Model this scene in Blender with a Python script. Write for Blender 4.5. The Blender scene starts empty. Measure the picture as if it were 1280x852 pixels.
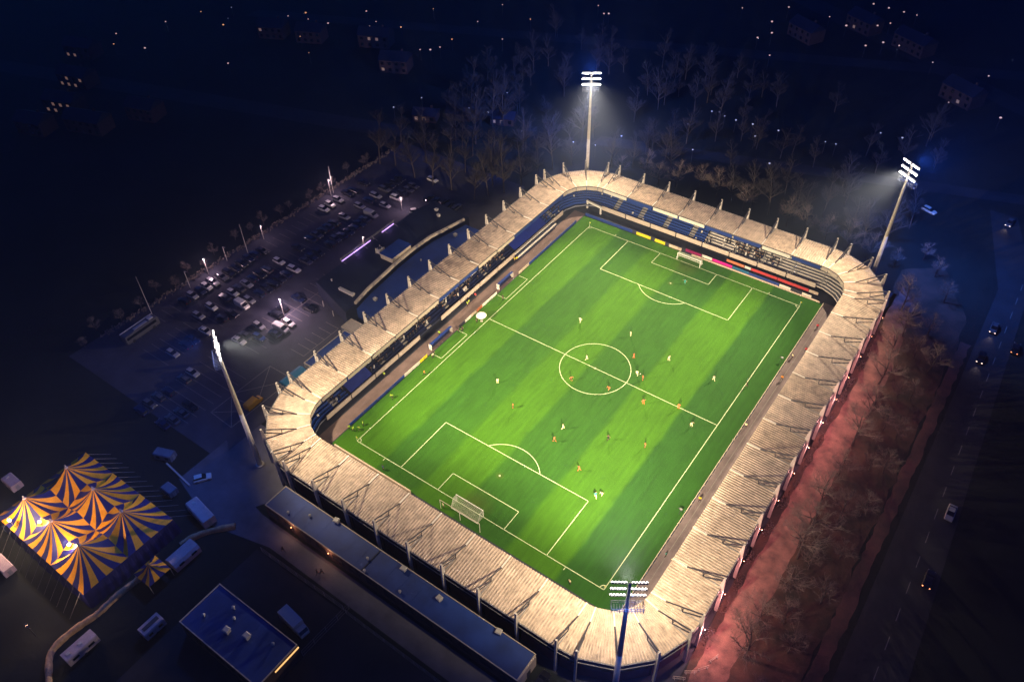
import bpy, bmesh, math, random
from mathutils import Vector, Matrix
R = math.radians
S = bpy.context.scene
COL = S.collection
PI = math.pi

# ------------------------------------------------------------------ camera
cd = bpy.data.cameras.new('camera'); cam = bpy.data.objects.new('camera', cd); COL.objects.link(cam)
cam.location = (70.594, -129.398, 147.931)
cam.rotation_euler = (R(46.7095), R(1.3373), R(35.5982))
cd.sensor_width = 36; cd.lens = 36 * 1009.39 / 1280
cd.clip_start = 1; cd.clip_end = 4000
S.camera = cam
S.render.engine = 'CYCLES'

# ------------------------------------------------------------------ night sky, moonlight, exposure
SUN_EL, SUN_ROT = R(2.2), R(300)
W = bpy.data.worlds.new('World'); S.world = W; W.use_nodes = True
wn = W.node_tree.nodes; wl = W.node_tree.links
sky = wn.new('ShaderNodeTexSky'); sky.sky_type = 'NISHITA'; sky.sun_disc = False
sky.sun_elevation = SUN_EL; sky.sun_rotation = SUN_ROT
tint = wn.new('ShaderNodeMix'); tint.data_type = 'RGBA'; tint.blend_type = 'MULTIPLY'; tint.inputs[0].default_value = 1
tint.inputs[7].default_value = (0.01, 0.12, 1.0, 1)
wl.new(sky.outputs[0], tint.inputs[6]); wl.new(tint.outputs[2], wn['Background'].inputs[0])
SKY_STRENGTH = 0.13
wn['Background'].inputs[1].default_value = SKY_STRENGTH
sd = bpy.data.lights.new('moonlight', 'SUN'); sun = bpy.data.objects.new('moonlight', sd); COL.objects.link(sun)
sd.energy = 0.004; sd.angle = R(0.5); sd.color = (0.6, 0.75, 1.0)
sun.rotation_euler = (R(40), 0, R(60)); sun.location = (0, 0, 140)
S.view_settings.view_transform = 'Standard'; S.view_settings.look = 'None'
S.view_settings.exposure = 0.15; S.view_settings.gamma = 1; S.view_settings.use_curve_mapping = False
S.cycles.use_denoising = True
S.cycles.max_bounces = 4; S.cycles.diffuse_bounces = 2; S.cycles.glossy_bounces = 2; S.cycles.volume_bounces = 0
S.cycles.transparent_max_bounces = 6
S.cycles.sample_clamp_indirect = 4

FLOOD_W = 650000.0; ROOF_FILL_W = 140000.0      # main beam and added roof fill of each corner cluster
FLOOD_COL = (1.0, 0.77, 0.48)
HALO_W, HALO_COL = 210000.0, (0.06, 0.20, 1.0)   # added blue spots behind the heads, tinting halo and surroundings
HAZE = 0.00056

# ------------------------------------------------------------------ materials
MATS = {}
def mat(name, c, rough=0.7, metal=0.0, noise=0.0, scale=1.0, c2=None, spec=0.4, bump=0.0, bscale=None, stretch=None, emit=None, es=0.0, coat=0.0):
    m = bpy.data.materials.new(name); m.use_nodes = True
    nt = m.node_tree; n = nt.nodes; l = nt.links; b = n['Principled BSDF']
    b.inputs['Roughness'].default_value = rough; b.inputs['Metallic'].default_value = metal
    b.inputs['Specular IOR Level'].default_value = spec
    b.inputs['Coat Weight'].default_value = coat
    col = (*c, 1)
    b.inputs['Base Color'].default_value = col
    if noise or c2 or bump:
        tc = n.new('ShaderNodeTexCoord'); mp = n.new('ShaderNodeMapping'); l.new(tc.outputs['Object'], mp.inputs[0])
        if stretch: mp.inputs['Scale'].default_value = stretch
    if noise or c2:
        t = n.new('ShaderNodeTexNoise'); t.inputs['Scale'].default_value = scale; t.inputs['Detail'].default_value = 6
        t.inputs['Roughness'].default_value = 0.62
        l.new(mp.outputs[0], t.inputs['Vector'])
        r = n.new('ShaderNodeValToRGB'); r.color_ramp.elements[0].position = 0.32; r.color_ramp.elements[1].position = 0.68
        k = 1 - noise
        r.color_ramp.elements[0].color = (c[0]*k, c[1]*k, c[2]*k, 1) if not c2 else (*c2, 1)
        r.color_ramp.elements[1].color = (*[min(1, v*(1+noise*0.5)) for v in c], 1) if not c2 else col
        l.new(t.outputs[0], r.inputs[0]); l.new(r.outputs[0], b.inputs['Base Color'])
    if bump:
        t2 = n.new('ShaderNodeTexNoise'); t2.inputs['Scale'].default_value = bscale or scale*4; t2.inputs['Detail'].default_value = 5
        l.new(mp.outputs[0], t2.inputs['Vector'])
        bp = n.new('ShaderNodeBump'); bp.inputs['Strength'].default_value = bump; bp.inputs['Distance'].default_value = 0.1
        l.new(t2.outputs[0], bp.inputs['Height']); l.new(bp.outputs[0], b.inputs['Normal'])
    if emit:
        b.inputs['Emission Color'].default_value = (*emit, 1); b.inputs['Emission Strength'].default_value = es
        m.cycles.emission_sampling = 'NONE'
    MATS[name] = m
    return m
M = MATS
mat('turf_ground', (0.012, 0.017, 0.016), 0.95, noise=0.5, scale=0.05, bump=0.5, bscale=1.2)
mat('tarmac', (0.060, 0.060, 0.085), 0.85, noise=0.35, scale=0.15, bump=0.2, bscale=3)
mat('road', (0.035, 0.036, 0.042), 0.85, noise=0.35, scale=0.1)
mat('street', (0.12, 0.118, 0.15), 0.85, noise=0.3, scale=0.2, bump=0.2, bscale=3)
mat('red_path', (0.30, 0.155, 0.14), 0.9, scale=0.35, c2=(0.09, 0.05, 0.05), bump=0.5, bscale=2)
mat('foot_path', (0.17, 0.075, 0.065), 0.9, scale=0.12, c2=(0.05, 0.035, 0.035), bump=0.4, bscale=2)
mat('litter_red_glow', (0.115, 0.058, 0.045), 0.95, scale=0.16, c2=(0.022, 0.024, 0.02), bump=0.9, bscale=1.5)  # leaf litter with the red lamp glow put into its colour
mat('track', (0.19, 0.135, 0.13), 0.9, noise=0.25, scale=0.3)
mat('concourse', (0.20, 0.16, 0.17), 0.85, noise=0.3, scale=0.3)
mat('moat', (0.035, 0.04, 0.06), 0.9, noise=0.3, scale=0.4)
mat('roof_metal', (0.76, 0.62, 0.52), 0.5, noise=0.45, scale=0.5, spec=0.4)
mat('roof_metal_b', (0.68, 0.54, 0.43), 0.5, noise=0.5, scale=0.4, spec=0.4)
mat('roof_metal_c', (0.76, 0.62, 0.51), 0.5, noise=0.4, scale=0.6, spec=0.4)
mat('roof_pan', (0.60, 0.49, 0.40), 0.65, noise=0.5, scale=0.8, spec=0.3)  # groove shade between the ribs put into the pan colour
mat('roof_under', (0.10, 0.10, 0.12), 0.8)
mat('ridge_white', (0.85, 0.82, 0.76), 0.5)
mat('steel_white', (0.66, 0.62, 0.58), 0.5, noise=0.15, scale=1)
mat('steel_dark', (0.045, 0.045, 0.06), 0.55)
mat('steel_grey', (0.30, 0.30, 0.32), 0.5, noise=0.2, scale=1)
mat('concrete', (0.42, 0.39, 0.36), 0.85, noise=0.25, scale=0.6)
mat('parapet', (0.62, 0.53, 0.45), 0.7, noise=0.12, scale=0.6)
mat('seat_blue', (0.022, 0.070, 0.33), 0.45)
mat('seat_navy', (0.014, 0.022, 0.085), 0.45)
mat('seat_white', (0.72, 0.70, 0.68), 0.45)
mat('seat_red', (0.22, 0.02, 0.03), 0.45)
mat('terrace_navy', (0.018, 0.024, 0.06), 0.8, noise=0.3, scale=0.6)
mat('terrace_concrete', (0.20, 0.21, 0.27), 0.85, noise=0.3, scale=0.6)
mat('step_edge', (0.62, 0.57, 0.52), 0.8)
mat('wall_navy', (0.02, 0.025, 0.055), 0.6, noise=0.3, scale=0.4)
mat('wall_maroon', (0.11, 0.04, 0.05), 0.7, noise=0.3, scale=0.4)
mat('glass_dark', (0.010, 0.012, 0.02), 0.12, spec=0.6)
mat('tarp_blue', (0.012, 0.03, 0.27), 0.5, noise=0.25, scale=0.8, bump=0.4, bscale=1.5)
mat('line_white', (0.60, 0.68, 0.46), 0.8)
mat('lot_line', (0.26, 0.24, 0.23), 0.8, noise=0.3, scale=2)
mat('goal_white', (0.85, 0.85, 0.82), 0.4)
mat('net', (0.75, 0.75, 0.70), 0.8)
mat('board_blue', (0.015, 0.045, 0.25), 0.5)
mat('board_white', (0.8, 0.76, 0.70), 0.5)
mat('board_orange', (0.70, 0.22, 0.10), 0.5)
mat('board_yellow', (0.80, 0.68, 0.02), 0.5)
mat('board_pink', (0.62, 0.01, 0.28), 0.5)
mat('board_magenta', (0.30, 0.01, 0.11), 0.5)
mat('board_teal', (0.015, 0.13, 0.26), 0.5)
mat('board_red', (0.62, 0.06, 0.06), 0.5)
mat('board_beige', (0.60, 0.48, 0.38), 0.6)
mat('board_back', (0.05, 0.05, 0.07), 0.7)
mat('flat_roof', (0.012, 0.045, 0.24), 0.6, noise=0.45, scale=0.14, spec=0.5, bump=0.15, bscale=1)  # blue cast of the night light put into the roof colour
mat('flat_roof_dark', (0.010, 0.016, 0.045), 0.7, noise=0.4, scale=0.14, bump=0.15, bscale=1)
mat('felt_roof', (0.020, 0.036, 0.095), 0.6, noise=0.5, scale=0.2, spec=0.5, bump=0.2, bscale=1)
mat('parapet_cap', (0.50, 0.44, 0.37), 0.6, noise=0.15, scale=1)
mat('brick_dark', (0.06, 0.035, 0.04), 0.85, noise=0.35, scale=0.8)
mat('cladding', (0.16, 0.17, 0.22), 0.6, noise=0.2, scale=0.5)
mat('plaster', (0.50, 0.42, 0.40), 0.8, noise=0.2, scale=0.5)
mat('metal_unit', (0.55, 0.53, 0.50), 0.45, noise=0.15, scale=2)
mat('canvas_blue', (0.006, 0.008, 0.12), 0.6, noise=0.2, scale=0.8, bump=0.35, bscale=0.9)
mat('canvas_orange', (0.90, 0.39, 0.008), 0.6, noise=0.12, scale=0.8, bump=0.35, bscale=0.9)
mat('canvas_tan', (0.55, 0.36, 0.20), 0.85, noise=0.35, scale=1.2, bump=0.6, bscale=4)
mat('canvas_pale', (0.50, 0.40, 0.42), 0.7, noise=0.2, scale=0.7)
mat('bark', (0.075, 0.06, 0.058), 0.9, noise=0.3, scale=3)
mat('twig', (0.19, 0.15, 0.14), 0.9)
mat('twig_shaded', (0.048, 0.042, 0.048), 0.9)  # darkened copy of twig, the dimness of the wood put into its colour
mat('skin', (0.50, 0.28, 0.19), 0.6)
mat('hair', (0.03, 0.02, 0.015), 0.7)
mat('kit_white', (0.85, 0.80, 0.52), 0.8)
mat('kit_orange', (0.72, 0.15, 0.045), 0.8)
mat('kit_black', (0.012, 0.012, 0.016), 0.8)
mat('kit_teal', (0.04, 0.32, 0.28), 0.8)
mat('hi_vis', (0.42, 0.70, 0.05), 0.7)
mat('vest_red', (0.70, 0.03, 0.06), 0.7)
mat('vest_orange', (0.75, 0.28, 0.03), 0.7)
mat('cloth_dark', (0.02, 0.022, 0.035), 0.8)
mat('tyre', (0.012, 0.012, 0.012), 0.8)
mat('rim', (0.35, 0.35, 0.36), 0.3, metal=0.8)
mat('car_glass', (0.008, 0.009, 0.012), 0.06, spec=0.8)
mat('tail_glass', (0.30, 0.01, 0.01), 0.2)
mat('head_glass', (0.75, 0.75, 0.72), 0.15)
for nm, c in (('white', (0.72, 0.70, 0.66)), ('silver', (0.36, 0.36, 0.38)), ('grey', (0.09, 0.09, 0.10)), ('black', (0.010, 0.010, 0.013)),
              ('navy', (0.010, 0.018, 0.06)), ('red', (0.22, 0.015, 0.015)), ('yellow', (0.62, 0.32, 0.02)), ('blue', (0.02, 0.06, 0.25))):
    mat('paint_' + nm, c, 0.28, spec=0.5, coat=0.6)
mat('lamp_flood', (0.9, 0.9, 0.9), 0.5, emit=(1.0, 0.93, 0.85), es=60)
mat('lamp_glare_collar', (0.9, 0.9, 0.9), 0.5, emit=(1.0, 0.90, 0.84), es=5)
mat('lamp_warm', (0.9, 0.8, 0.7), 0.5, emit=(1.0, 0.72, 0.62), es=2.5)
mat('lamp_orange', (0.9, 0.6, 0.4), 0.5, emit=(1.0, 0.34, 0.12), es=3)
mat('lamp_far', (0.9, 0.8, 0.7), 0.5, emit=(1.0, 0.62, 0.58), es=0.6)
mat('lamp_far_blue', (0.7, 0.75, 0.9), 0.5, emit=(0.62, 0.66, 1.0), es=0.5)
mat('lamp_far_orange', (0.9, 0.6, 0.4), 0.5, emit=(1.0, 0.45, 0.18), es=0.9)
mat('lamp_tail', (0.5, 0.1, 0.1), 0.4, emit=(1.0, 0.30, 0.12), es=6)
mat('lamp_head', (0.9, 0.85, 0.8), 0.4, emit=(1.0, 0.75, 0.62), es=4)
mat('neon', (0.8, 0.7, 0.9), 0.4, emit=(0.55, 0.30, 1.0), es=1.6)
mat('window_lit', (0.6, 0.5, 0.3), 0.4, emit=(1.0, 0.55, 0.40), es=0.13)
mat('lit_strip', (0.8, 0.6, 0.35), 0.5, emit=(1.0, 0.55, 0.18), es=1.2)

def grass_material():
    m = bpy.data.materials.new('pitch_grass'); m.use_nodes = True; MATS['pitch_grass'] = m
    nt = m.node_tree; n = nt.nodes; l = nt.links; b = n['Principled BSDF']
    b.inputs['Roughness'].default_value = 0.9; b.inputs['Specular IOR Level'].default_value = 0.15
    tc = n.new('ShaderNodeTexCoord'); sx = n.new('ShaderNodeSeparateXYZ'); l.new(tc.outputs['Object'], sx.inputs[0])
    # wobble the mown edge slightly
    wob = n.new('ShaderNodeTexNoise'); wob.inputs['Scale'].default_value = 0.12; l.new(tc.outputs['Object'], wob.inputs['Vector'])
    wa = n.new('ShaderNodeMath'); wa.operation = 'MULTIPLY_ADD'; wa.inputs[1].default_value = 1.6
    l.new(wob.outputs[0], wa.inputs[0]); l.new(sx.outputs[0], wa.inputs[2])
    mr = n.new('ShaderNodeMapRange'); mr.inputs[1].default_value = -45; mr.inputs[2].default_value = 47; l.new(wa.outputs[0], mr.inputs[0])
    ramp = n.new('ShaderNodeValToRGB'); cr = ramp.color_ramp; cr.interpolation = 'LINEAR'
    def u(x): return (x + 0.8 + 45) / 92
    edges = [(-45, 0.75), (-37.4, 0.75), (-36.6, 1.0), (-25.4, 1.0), (-24.2, 0.42), (-13.6, 0.55), (-12.2, 1.0), (-2.5, 1.0), (-1.2, 0.45), (11.6, 0.40), (12.8, 0.95), (24.4, 1.0), (25.4, 0.25), (37, 0.3), (46, 0.35)]
    while len(cr.elements) < len(edges): cr.elements.new(0.5)
    for e, (x, v) in zip(cr.elements, edges):
        e.position = min(1, max(0, u(x))); e.color = (v, v, v, 1)
    l.new(mr.outputs[0], ramp.inputs[0])
    mix = n.new('ShaderNodeMix'); mix.data_type = 'RGBA'
    mix.inputs[6].default_value = (0.011, 0.062, 0.011, 1); mix.inputs[7].default_value = (0.042, 0.138, 0.007, 1)
    l.new(ramp.outputs[0], mix.inputs[0])
    nz = n.new('ShaderNodeTexNoise'); nz.inputs['Scale'].default_value = 0.16; nz.inputs['Detail'].default_value = 9; nz.inputs['Roughness'].default_value = 0.68
    l.new(tc.outputs['Object'], nz.inputs['Vector'])
    # worn streaks along the mowing direction
    mp = n.new('ShaderNodeMapping'); mp.inputs['Scale'].default_value = (1.6, 0.16, 1); l.new(tc.outputs['Object'], mp.inputs[0])
    st = n.new('ShaderNodeTexNoise'); st.inputs['Scale'].default_value = 0.8; st.inputs['Detail'].default_value = 5; l.new(mp.outputs[0], st.inputs['Vector'])
    ad = n.new('ShaderNodeMath'); ad.operation = 'MULTIPLY_ADD'; ad.inputs[1].default_value = 0.7; l.new(nz.outputs[0], ad.inputs[0]); l.new(st.outputs[0], ad.inputs[2])
    m2 = n.new('ShaderNodeMapRange'); m2.inputs[1].default_value = 0.55; m2.inputs[2].default_value = 1.15; m2.inputs[3].default_value = 0.76; m2.inputs[4].default_value = 1.18
    l.new(ad.outputs[0], m2.inputs[0])
    mul = n.new('ShaderNodeMix'); mul.data_type = 'RGBA'; mul.blend_type = 'MULTIPLY'; mul.inputs[0].default_value = 1
    l.new(mix.outputs[2], mul.inputs[6]); l.new(m2.outputs[0], mul.inputs[7]); l.new(mul.outputs[2], b.inputs['Base Color'])
    last = mul.outputs[2]
    for gx, gy, rad, amt in ((0, -51.0, 5.0, 0.55), (0, 51.0, 5.0, 0.55), (0, -41.5, 1.2, 0.5), (0, 41.5, 1.2, 0.5), (0, 0, 1.2, 0.35), (-35.5, 0, 4.0, 0.3)):
        vd = n.new('ShaderNodeVectorMath'); vd.operation = 'DISTANCE'; vd.inputs[1].default_value = (gx, gy, 0); l.new(tc.outputs['Object'], vd.inputs[0])
        wr = n.new('ShaderNodeMapRange'); wr.inputs[1].default_value = 0; wr.inputs[2].default_value = rad; wr.inputs[3].default_value = amt*1.6; wr.inputs[4].default_value = 0; l.new(vd.outputs['Value'], wr.inputs[0])
        wm_ = n.new('ShaderNodeMath'); wm_.operation = 'MULTIPLY'; l.new(wr.outputs[0], wm_.inputs[0]); l.new(nz.outputs[0], wm_.inputs[1])
        wx = n.new('ShaderNodeMix'); wx.data_type = 'RGBA'; wx.inputs[7].default_value = (0.085, 0.105, 0.02, 1)
        l.new(wm_.outputs[0], wx.inputs[0]); l.new(last, wx.inputs[6]); last = wx.outputs[2]
    l.new(last, b.inputs['Base Color'])
    fn = n.new('ShaderNodeTexNoise'); fn.inputs['Scale'].default_value = 2.5; fn.inputs['Detail'].default_value = 4; l.new(tc.outputs['Object'], fn.inputs['Vector'])
    bp = n.new('ShaderNodeBump'); bp.inputs['Strength'].default_value = 0.5; bp.inputs['Distance'].default_value = 0.1
    l.new(fn.outputs[0], bp.inputs['Height']); l.new(bp.outputs[0], b.inputs['Normal'])
grass_material()

# ------------------------------------------------------------------ mesh helpers
class MB:
    def __init__(s, org=(0, 0, 0)):
        s.v = []; s.f = []; s.m = []; s.o = Vector(org); s.cur = 0
    def add(s, vs, fs):
        b = len(s.v); s.v += [Vector(p) - s.o for p in vs]
        for f in fs: s.f.append([b + i for i in f]); s.m.append(s.cur)
        return s
    def box(s, c, d, rz=0, taper=1.0):
        x, y, z = d[0]/2, d[1]/2, d[2]/2; ca, sa = math.cos(rz), math.sin(rz); vs = []
        for k, (px, py, pz) in enumerate(((-x,-y,-z),(x,-y,-z),(x,y,-z),(-x,y,-z),(-x,-y,z),(x,-y,z),(x,y,z),(-x,y,z))):
            if k > 3: px *= taper; py *= taper
            vs.append((c[0]+px*ca-py*sa, c[1]+px*sa+py*ca, c[2]+pz))
        return s.add(vs, [(3,2,1,0),(4,5,6,7),(0,1,5,4),(1,2,6,5),(2,3,7,6),(3,0,4,7)])
    def tube(s, a, b, r0, r1=None, n=6, cap=True):
        a = Vector(a); b = Vector(b); r1 = r0 if r1 is None else r1
        d = (b - a).normalized(); t = Vector((0,0,1)) if abs(d.z) < 0.95 else Vector((1,0,0))
        u = d.cross(t).normalized(); w = d.cross(u); vs = []
        for p, r in ((a, r0), (b, r1)):
            for i in range(n):
                th = 2*PI*i/n; vs.append(p + (u*math.cos(th) + w*math.sin(th))*r)
        fs = [(i, (i+1) % n, n+(i+1) % n, n+i) for i in range(n)]
        if cap: fs += [tuple(range(n-1, -1, -1)), tuple(range(n, 2*n))]
        return s.add(vs, fs)
    def prism(s, pts, z0, z1):
        n = len(pts); vs = [(p[0], p[1], z0) for p in pts] + [(p[0], p[1], z1) for p in pts]
        return s.add(vs, [tuple(range(n-1, -1, -1)), tuple(range(n, 2*n))] + [(i, (i+1) % n, n+(i+1) % n, n+i) for i in range(n)])
    def quad(s, *p): return s.add(p, [tuple(range(len(p)))])
    def disc(s, c, r, nrm, n=10):
        d = Vector(nrm).normalized(); t = Vector((0,0,1)) if abs(d.z) < 0.95 else Vector((1,0,0))
        u = d.cross(t).normalized(); w = d.cross(u)
        return s.add([Vector(c) + (u*math.cos(2*PI*i/n) + w*math.sin(2*PI*i/n))*r for i in range(n)], [tuple(range(n))])
    def dome(s, c, r, h, n=10, k=4):
        vs = []; fs = []
        for j in range(k):
            a = PI/2*j/k
            for i in range(n): vs.append((c[0]+r*math.cos(a)*math.cos(2*PI*i/n), c[1]+r*math.cos(a)*math.sin(2*PI*i/n), c[2]+h*math.sin(a)))
        vs.append((c[0], c[1], c[2]+h))
        for j in range(k-1):
            for i in range(n): fs.append((j*n+i, j*n+(i+1) % n, (j+1)*n+(i+1) % n, (j+1)*n+i))
        for i in range(n): fs.append(((k-1)*n+i, (k-1)*n+(i+1) % n, k*n))
        return s.add(vs, fs)
    def mesh(s, name, mats, smooth=False):
        me = bpy.data.meshes.new(name); me.from_pydata([tuple(v) for v in s.v], [], s.f)
        for m in ([mats] if isinstance(mats, str) else mats): me.materials.append(M[m])
        if max(s.m, default=0): me.polygons.foreach_set('material_index', s.m)
        if smooth: me.shade_smooth()
        me.update(); return me
    def build(s, name, mats, parent=None, smooth=False, loc=None):
        return link(name, s.mesh(name, mats, smooth), parent, loc if loc is not None else (None if parent else tuple(s.o)))
def link(name, data, parent=None, loc=None):
    o = bpy.data.objects.new(name, data); COL.objects.link(o)
    if parent is not None: o.parent = parent
    if loc is not None: o.location = loc
    return o
def tag(o, label, cat, group=None):
    o['label'] = label; o['category'] = cat
    if group: o['group'] = group
    return o
def thing(name, label, cat, loc=(0, 0, 0), rz=0, group=None):
    o = link(name, None, None, loc); o.rotation_euler.z = rz; o.empty_display_size = 0.5
    return tag(o, label, cat, group)
def struct(o): o['kind'] = 'structure'; return o
def copy_tree(o, parent=None):
    c = o.copy(); COL.objects.link(c); c.parent = parent
    for ch in list(o.children): copy_tree(ch, c)
    return c
def setmat(o, i, m):
    o.material_slots[i].link = 'OBJECT'; o.material_slots[i].material = M[m]
def sheet(name, pts, z, m):
    return struct(MB((0, 0, 0)).quad(*[(p[0], p[1], z) for p in pts]).build(name, m))
def rect(x0, x1, y0, y1): return [(x0, y0), (x1, y0), (x1, y1), (x0, y1)]
def point_light(name, loc, w, col, parent=None, r=0.15):
    d = bpy.data.lights.new(name, 'POINT'); d.energy = w; d.color = col; d.shadow_soft_size = r
    return link(name, d, parent, loc)

# ------------------------------------------------------------------ ground, paths, roads
g = MB()
N = 40
rg = random.Random(3)
def gz(x, y): return 0 if max(abs(x), abs(y)) < 330 else 1.5*math.sin(x*0.011)*math.cos(y*0.013)
for j in range(N+1):
    for i in range(N+1): g.v.append(Vector((-900+i*45, -900+j*45, gz(-900+i*45, -900+j*45) - 0.02)))
for j in range(N):
    for i in range(N): g.f.append([j*(N+1)+i, j*(N+1)+i+1, (j+1)*(N+1)+i+1, (j+1)*(N+1)+i]); g.m.append(0)
struct(g.build('ground', 'turf_ground'))
sheet('stadium_floor', rect(-54.5, 54.5, -72.3, 72.3), 0.004, 'moat')
sheet('pitch', rect(-38.4, 39.0, -56.5, 56.6), 0.016, 'pitch_grass')
sheet('cinder_track', rect(-42.6, -38.65, -57, 57.5), 0.010, 'track')
sheet('touchline_walkway', rect(39.35, 43.6, -57, 57.5), 0.010, 'concourse')
sheet('car_park', [(-118, -75), (-57, -75), (-57, 46), (-64, 60), (-118, 60)], 0.004, 'tarmac')
sheet('forecourt', [(-57, -77.5), (-40, -80), (-36, -73), (-46, -65), (-54.6, -62), (-57, -62)], 0.006, 'street')
sheet('street', [(-60, -70), (-48, -77.7), (-36.8, -79.6), (34, -79.6), (45, -74), (60, -70), (60, -84.5), (34, -85), (-29, -84.4), (-44, -88), (-60, -84)], 0.009, 'street')
sheet('yard', rect(-31, 34, -130, -86.2), 0.004, 'road')
def ragged(pts, j, seed, step=1.6):
    rr = random.Random(seed); out = []
    for a, b in zip(pts, pts[1:] + pts[:1]):
        n = max(1, int(math.dist(a, b)/step))
        for k in range(n): t = k/n; out.append((a[0]+(b[0]-a[0])*t+rr.uniform(-j, j), a[1]+(b[1]-a[1])*t+rr.uniform(-j, j)))
    return out
sheet('verge', ragged([(54.4, -95), (73.4, -95), (73.4, 70), (62, 92), (52, 84), (54.4, 60)], 0.6, 5, 3), 0.004, 'litter_red_glow')
sheet('cycle_path', ragged([(56, -90), (61.6, -90), (62.2, 40), (60, 70), (55, 77), (54.5, 62), (56.2, 40)], 0.35, 6), 0.008, 'red_path')
sheet('footpath', ragged([(73.4, -120), (76.2, -120), (76.2, 62), (73.8, 62)], 0.3, 7), 0.009, 'foot_path')
sheet('carriageway', [(78, -120), (92, -120), (84, 100), (74, 130), (66, 130), (77, 90)], 0.008, 'road')
sheet('far_road', [(-330, 2), (-130, 58), (-118, 66), (-122, 70), (-330, 12)], 0.006, 'road')
sheet('lane', [(-60, 96), (110, 150), (110, 156), (-60, 103)], 0.006, 'road')
sheet('avenue', [(-260, 108), (60, 232), (60, 241), (-260, 117)], 0.006, 'road')
sheet('boulevard', [(-120, 300), (70, 195), (75, 203), (-112, 312)], 0.010, 'road')

# pitch markings: one painted network
pm = MB()
LW = 0.14
def pline(a, b, w=LW):
    a = Vector((*a, 0)); b = Vector((*b, 0)); d = (b-a).normalized(); n = Vector((-d.y, d.x, 0))*w/2; e = d*w/2
    pm.quad(*[(p.x, p.y, 0.022) for p in (a-e-n, b+e-n, b+e+n, a-e+n)])
def parc(c, r, a0, a1, n):
    for i in range(n):
        t0 = a0+(a1-a0)*i/n; t1 = a0+(a1-a0)*(i+1)/n
        pm.quad(*[(c[0]+rr*math.cos(t), c[1]+rr*math.sin(t), 0.022) for rr, t in ((r-LW/2, t0), (r-LW/2, t1), (r+LW/2, t1), (r+LW/2, t0))])
LW = 0.14
for x in (-34, 34): pline((x, -52.5), (x, 52.5), LW)
for y in (-52.5, 0, 52.5): pline((-34, y), (34, y), LW)
parc((0, 0), 9.15, 0, 2*PI, 72); parc((0, 0), 0.2, 0, 2*PI, 10)
for s in (-1, 1):
    for hw, dp in ((20.16, 16.5), (9.16, 5.5)):
        for x in (-hw, hw): pline((x, s*52.5), (x, s*(52.5-dp)), LW)
        pline((-hw, s*(52.5-dp)), (hw, s*(52.5-dp)), LW)
    a = math.acos(5.5/9.15); c = -PI/2*s
    parc((0, s*41.5), 9.15, c-a, c+a, 24); parc((0, s*41.5), 0.15, 0, 2*PI, 8)
    for sx in (-1, 1):
        a0 = {(-1, -1): 0, (1, -1): PI/2, (1, 1): PI, (-1, 1): 3*PI/2}[(sx, s)]
        parc((sx*34, s*52.5), 1.0, a0, a0+PI/2, 8)
        pline((sx*24.9, s*52.7), (sx*24.9, s*53.3), LW)
for y0, y1 in ((-19.5, -8.5), (9.5, 20.0)):     # technical areas
    pline((-35.1, y0), (-35.1, y1), 0.13); pline((-35.1, y0), (-38, y0), 0.13); pline((-35.1, y1), (-38, y1), 0.13)
struct(pm.build('pitch_markings', 'line_white'))

# car park markings
pm = MB()
for y in (-39.4, -36.8, -34.3, -31.7, -29.1, -26.4): pline((-70.6, y), (-65.8, y), 0.16)
pline((-65.8, -39.4), (-65.8, -26.4), 0.16)
pline((-81.6, -34), (-81.6, -18.2), 0.16)
for k in range(14): pline((-86.6, -45.5+2.6*k), (-76.4, -45.5+2.6*k), 0.14)
for k in range(30): pline((-103.5, -62+2.6*k+ (0.01)), (-93, -62+2.6*k), 0.13)
for k in range(34): pline((-113, -62+2.6*k), (-108, -62+2.6*k), 0.13)
for k in range(8): pline((-87, -72+2.6*k), (-72, -72+2.6*k), 0.12)
hat = [((-70.3, -66.4), (-70.4, -47)), ((-70.4, -47), (-64.1, -46.9)), ((-62.2, -66.8), (-62.1, -48)), ((-70.3, -66.4), (-62.2, -66.8)),
       ((-70.4, -47), (-64.4, -55.9)), ((-70.1, -60.1), (-62.2, -66.8)), ((-70.2, -58.2), (-63.4, -49.2)), ((-70, -66.2), (-64, -61.7)), ((-70.1, -60.1), (-65.6, -59.4))]
for a, b in hat: pline(a, b, 0.2)
struct(pm.build('car_park_markings', 'lot_line'))
pm = MB()
for k in range(30): pline((84.5-0.02*k*4, -110+7*k), (84.5-0.02*(k*4+2), -107+7*k), 0.15)
struct(pm.build('road_markings', 'lot_line'))
pm = MB(); pline((40.6, -56), (40.8, 56), 0.16); struct(pm.build('walkway_line', 'lot_line'))

# ------------------------------------------------------------------ the stadium: roof ring on a bay grid
ZI, ZO, ZF = 8.8, 8.25, 11.7
AX, AY, RI, RO = 35.0, 52.5, 8.75, 18.85
def corner_pts(sx, sy):
    out = []
    for t in (12, 34, 56, 78):
        c, s_ = math.cos(R(t)), math.sin(R(t)); out.append(((sx*(AX+RI*c), sy*(AY+RI*s_)), (sx*(AX+RO*c), sy*(AY+RO*s_))))
    return out
def side_pts(axis, s):
    out = []
    if axis == 'x':
        for k in range(13): y = -52.5+8.75*k; out.append(((s*(AX+RI), y), (s*(AX+RO), y)))
    else:
        for k in range(9): x = -35+8.75*k; out.append(((x, s*(AY+RI)), (x, s*(AY+RO))))
    return out
def lerp2(a, b, t): return (a[0]+(b[0]-a[0])*t, a[1]+(b[1]-a[1])*t)
def ring(st, i, s, t):
    """point on bay i at s along, t from inner edge (0) to outer edge (1)"""
    (i0, o0), (i1, o1) = st[i], st[i+1]
    return lerp2(lerp2(i0, i1, s), lerp2(o0, o1, s), t)
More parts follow.
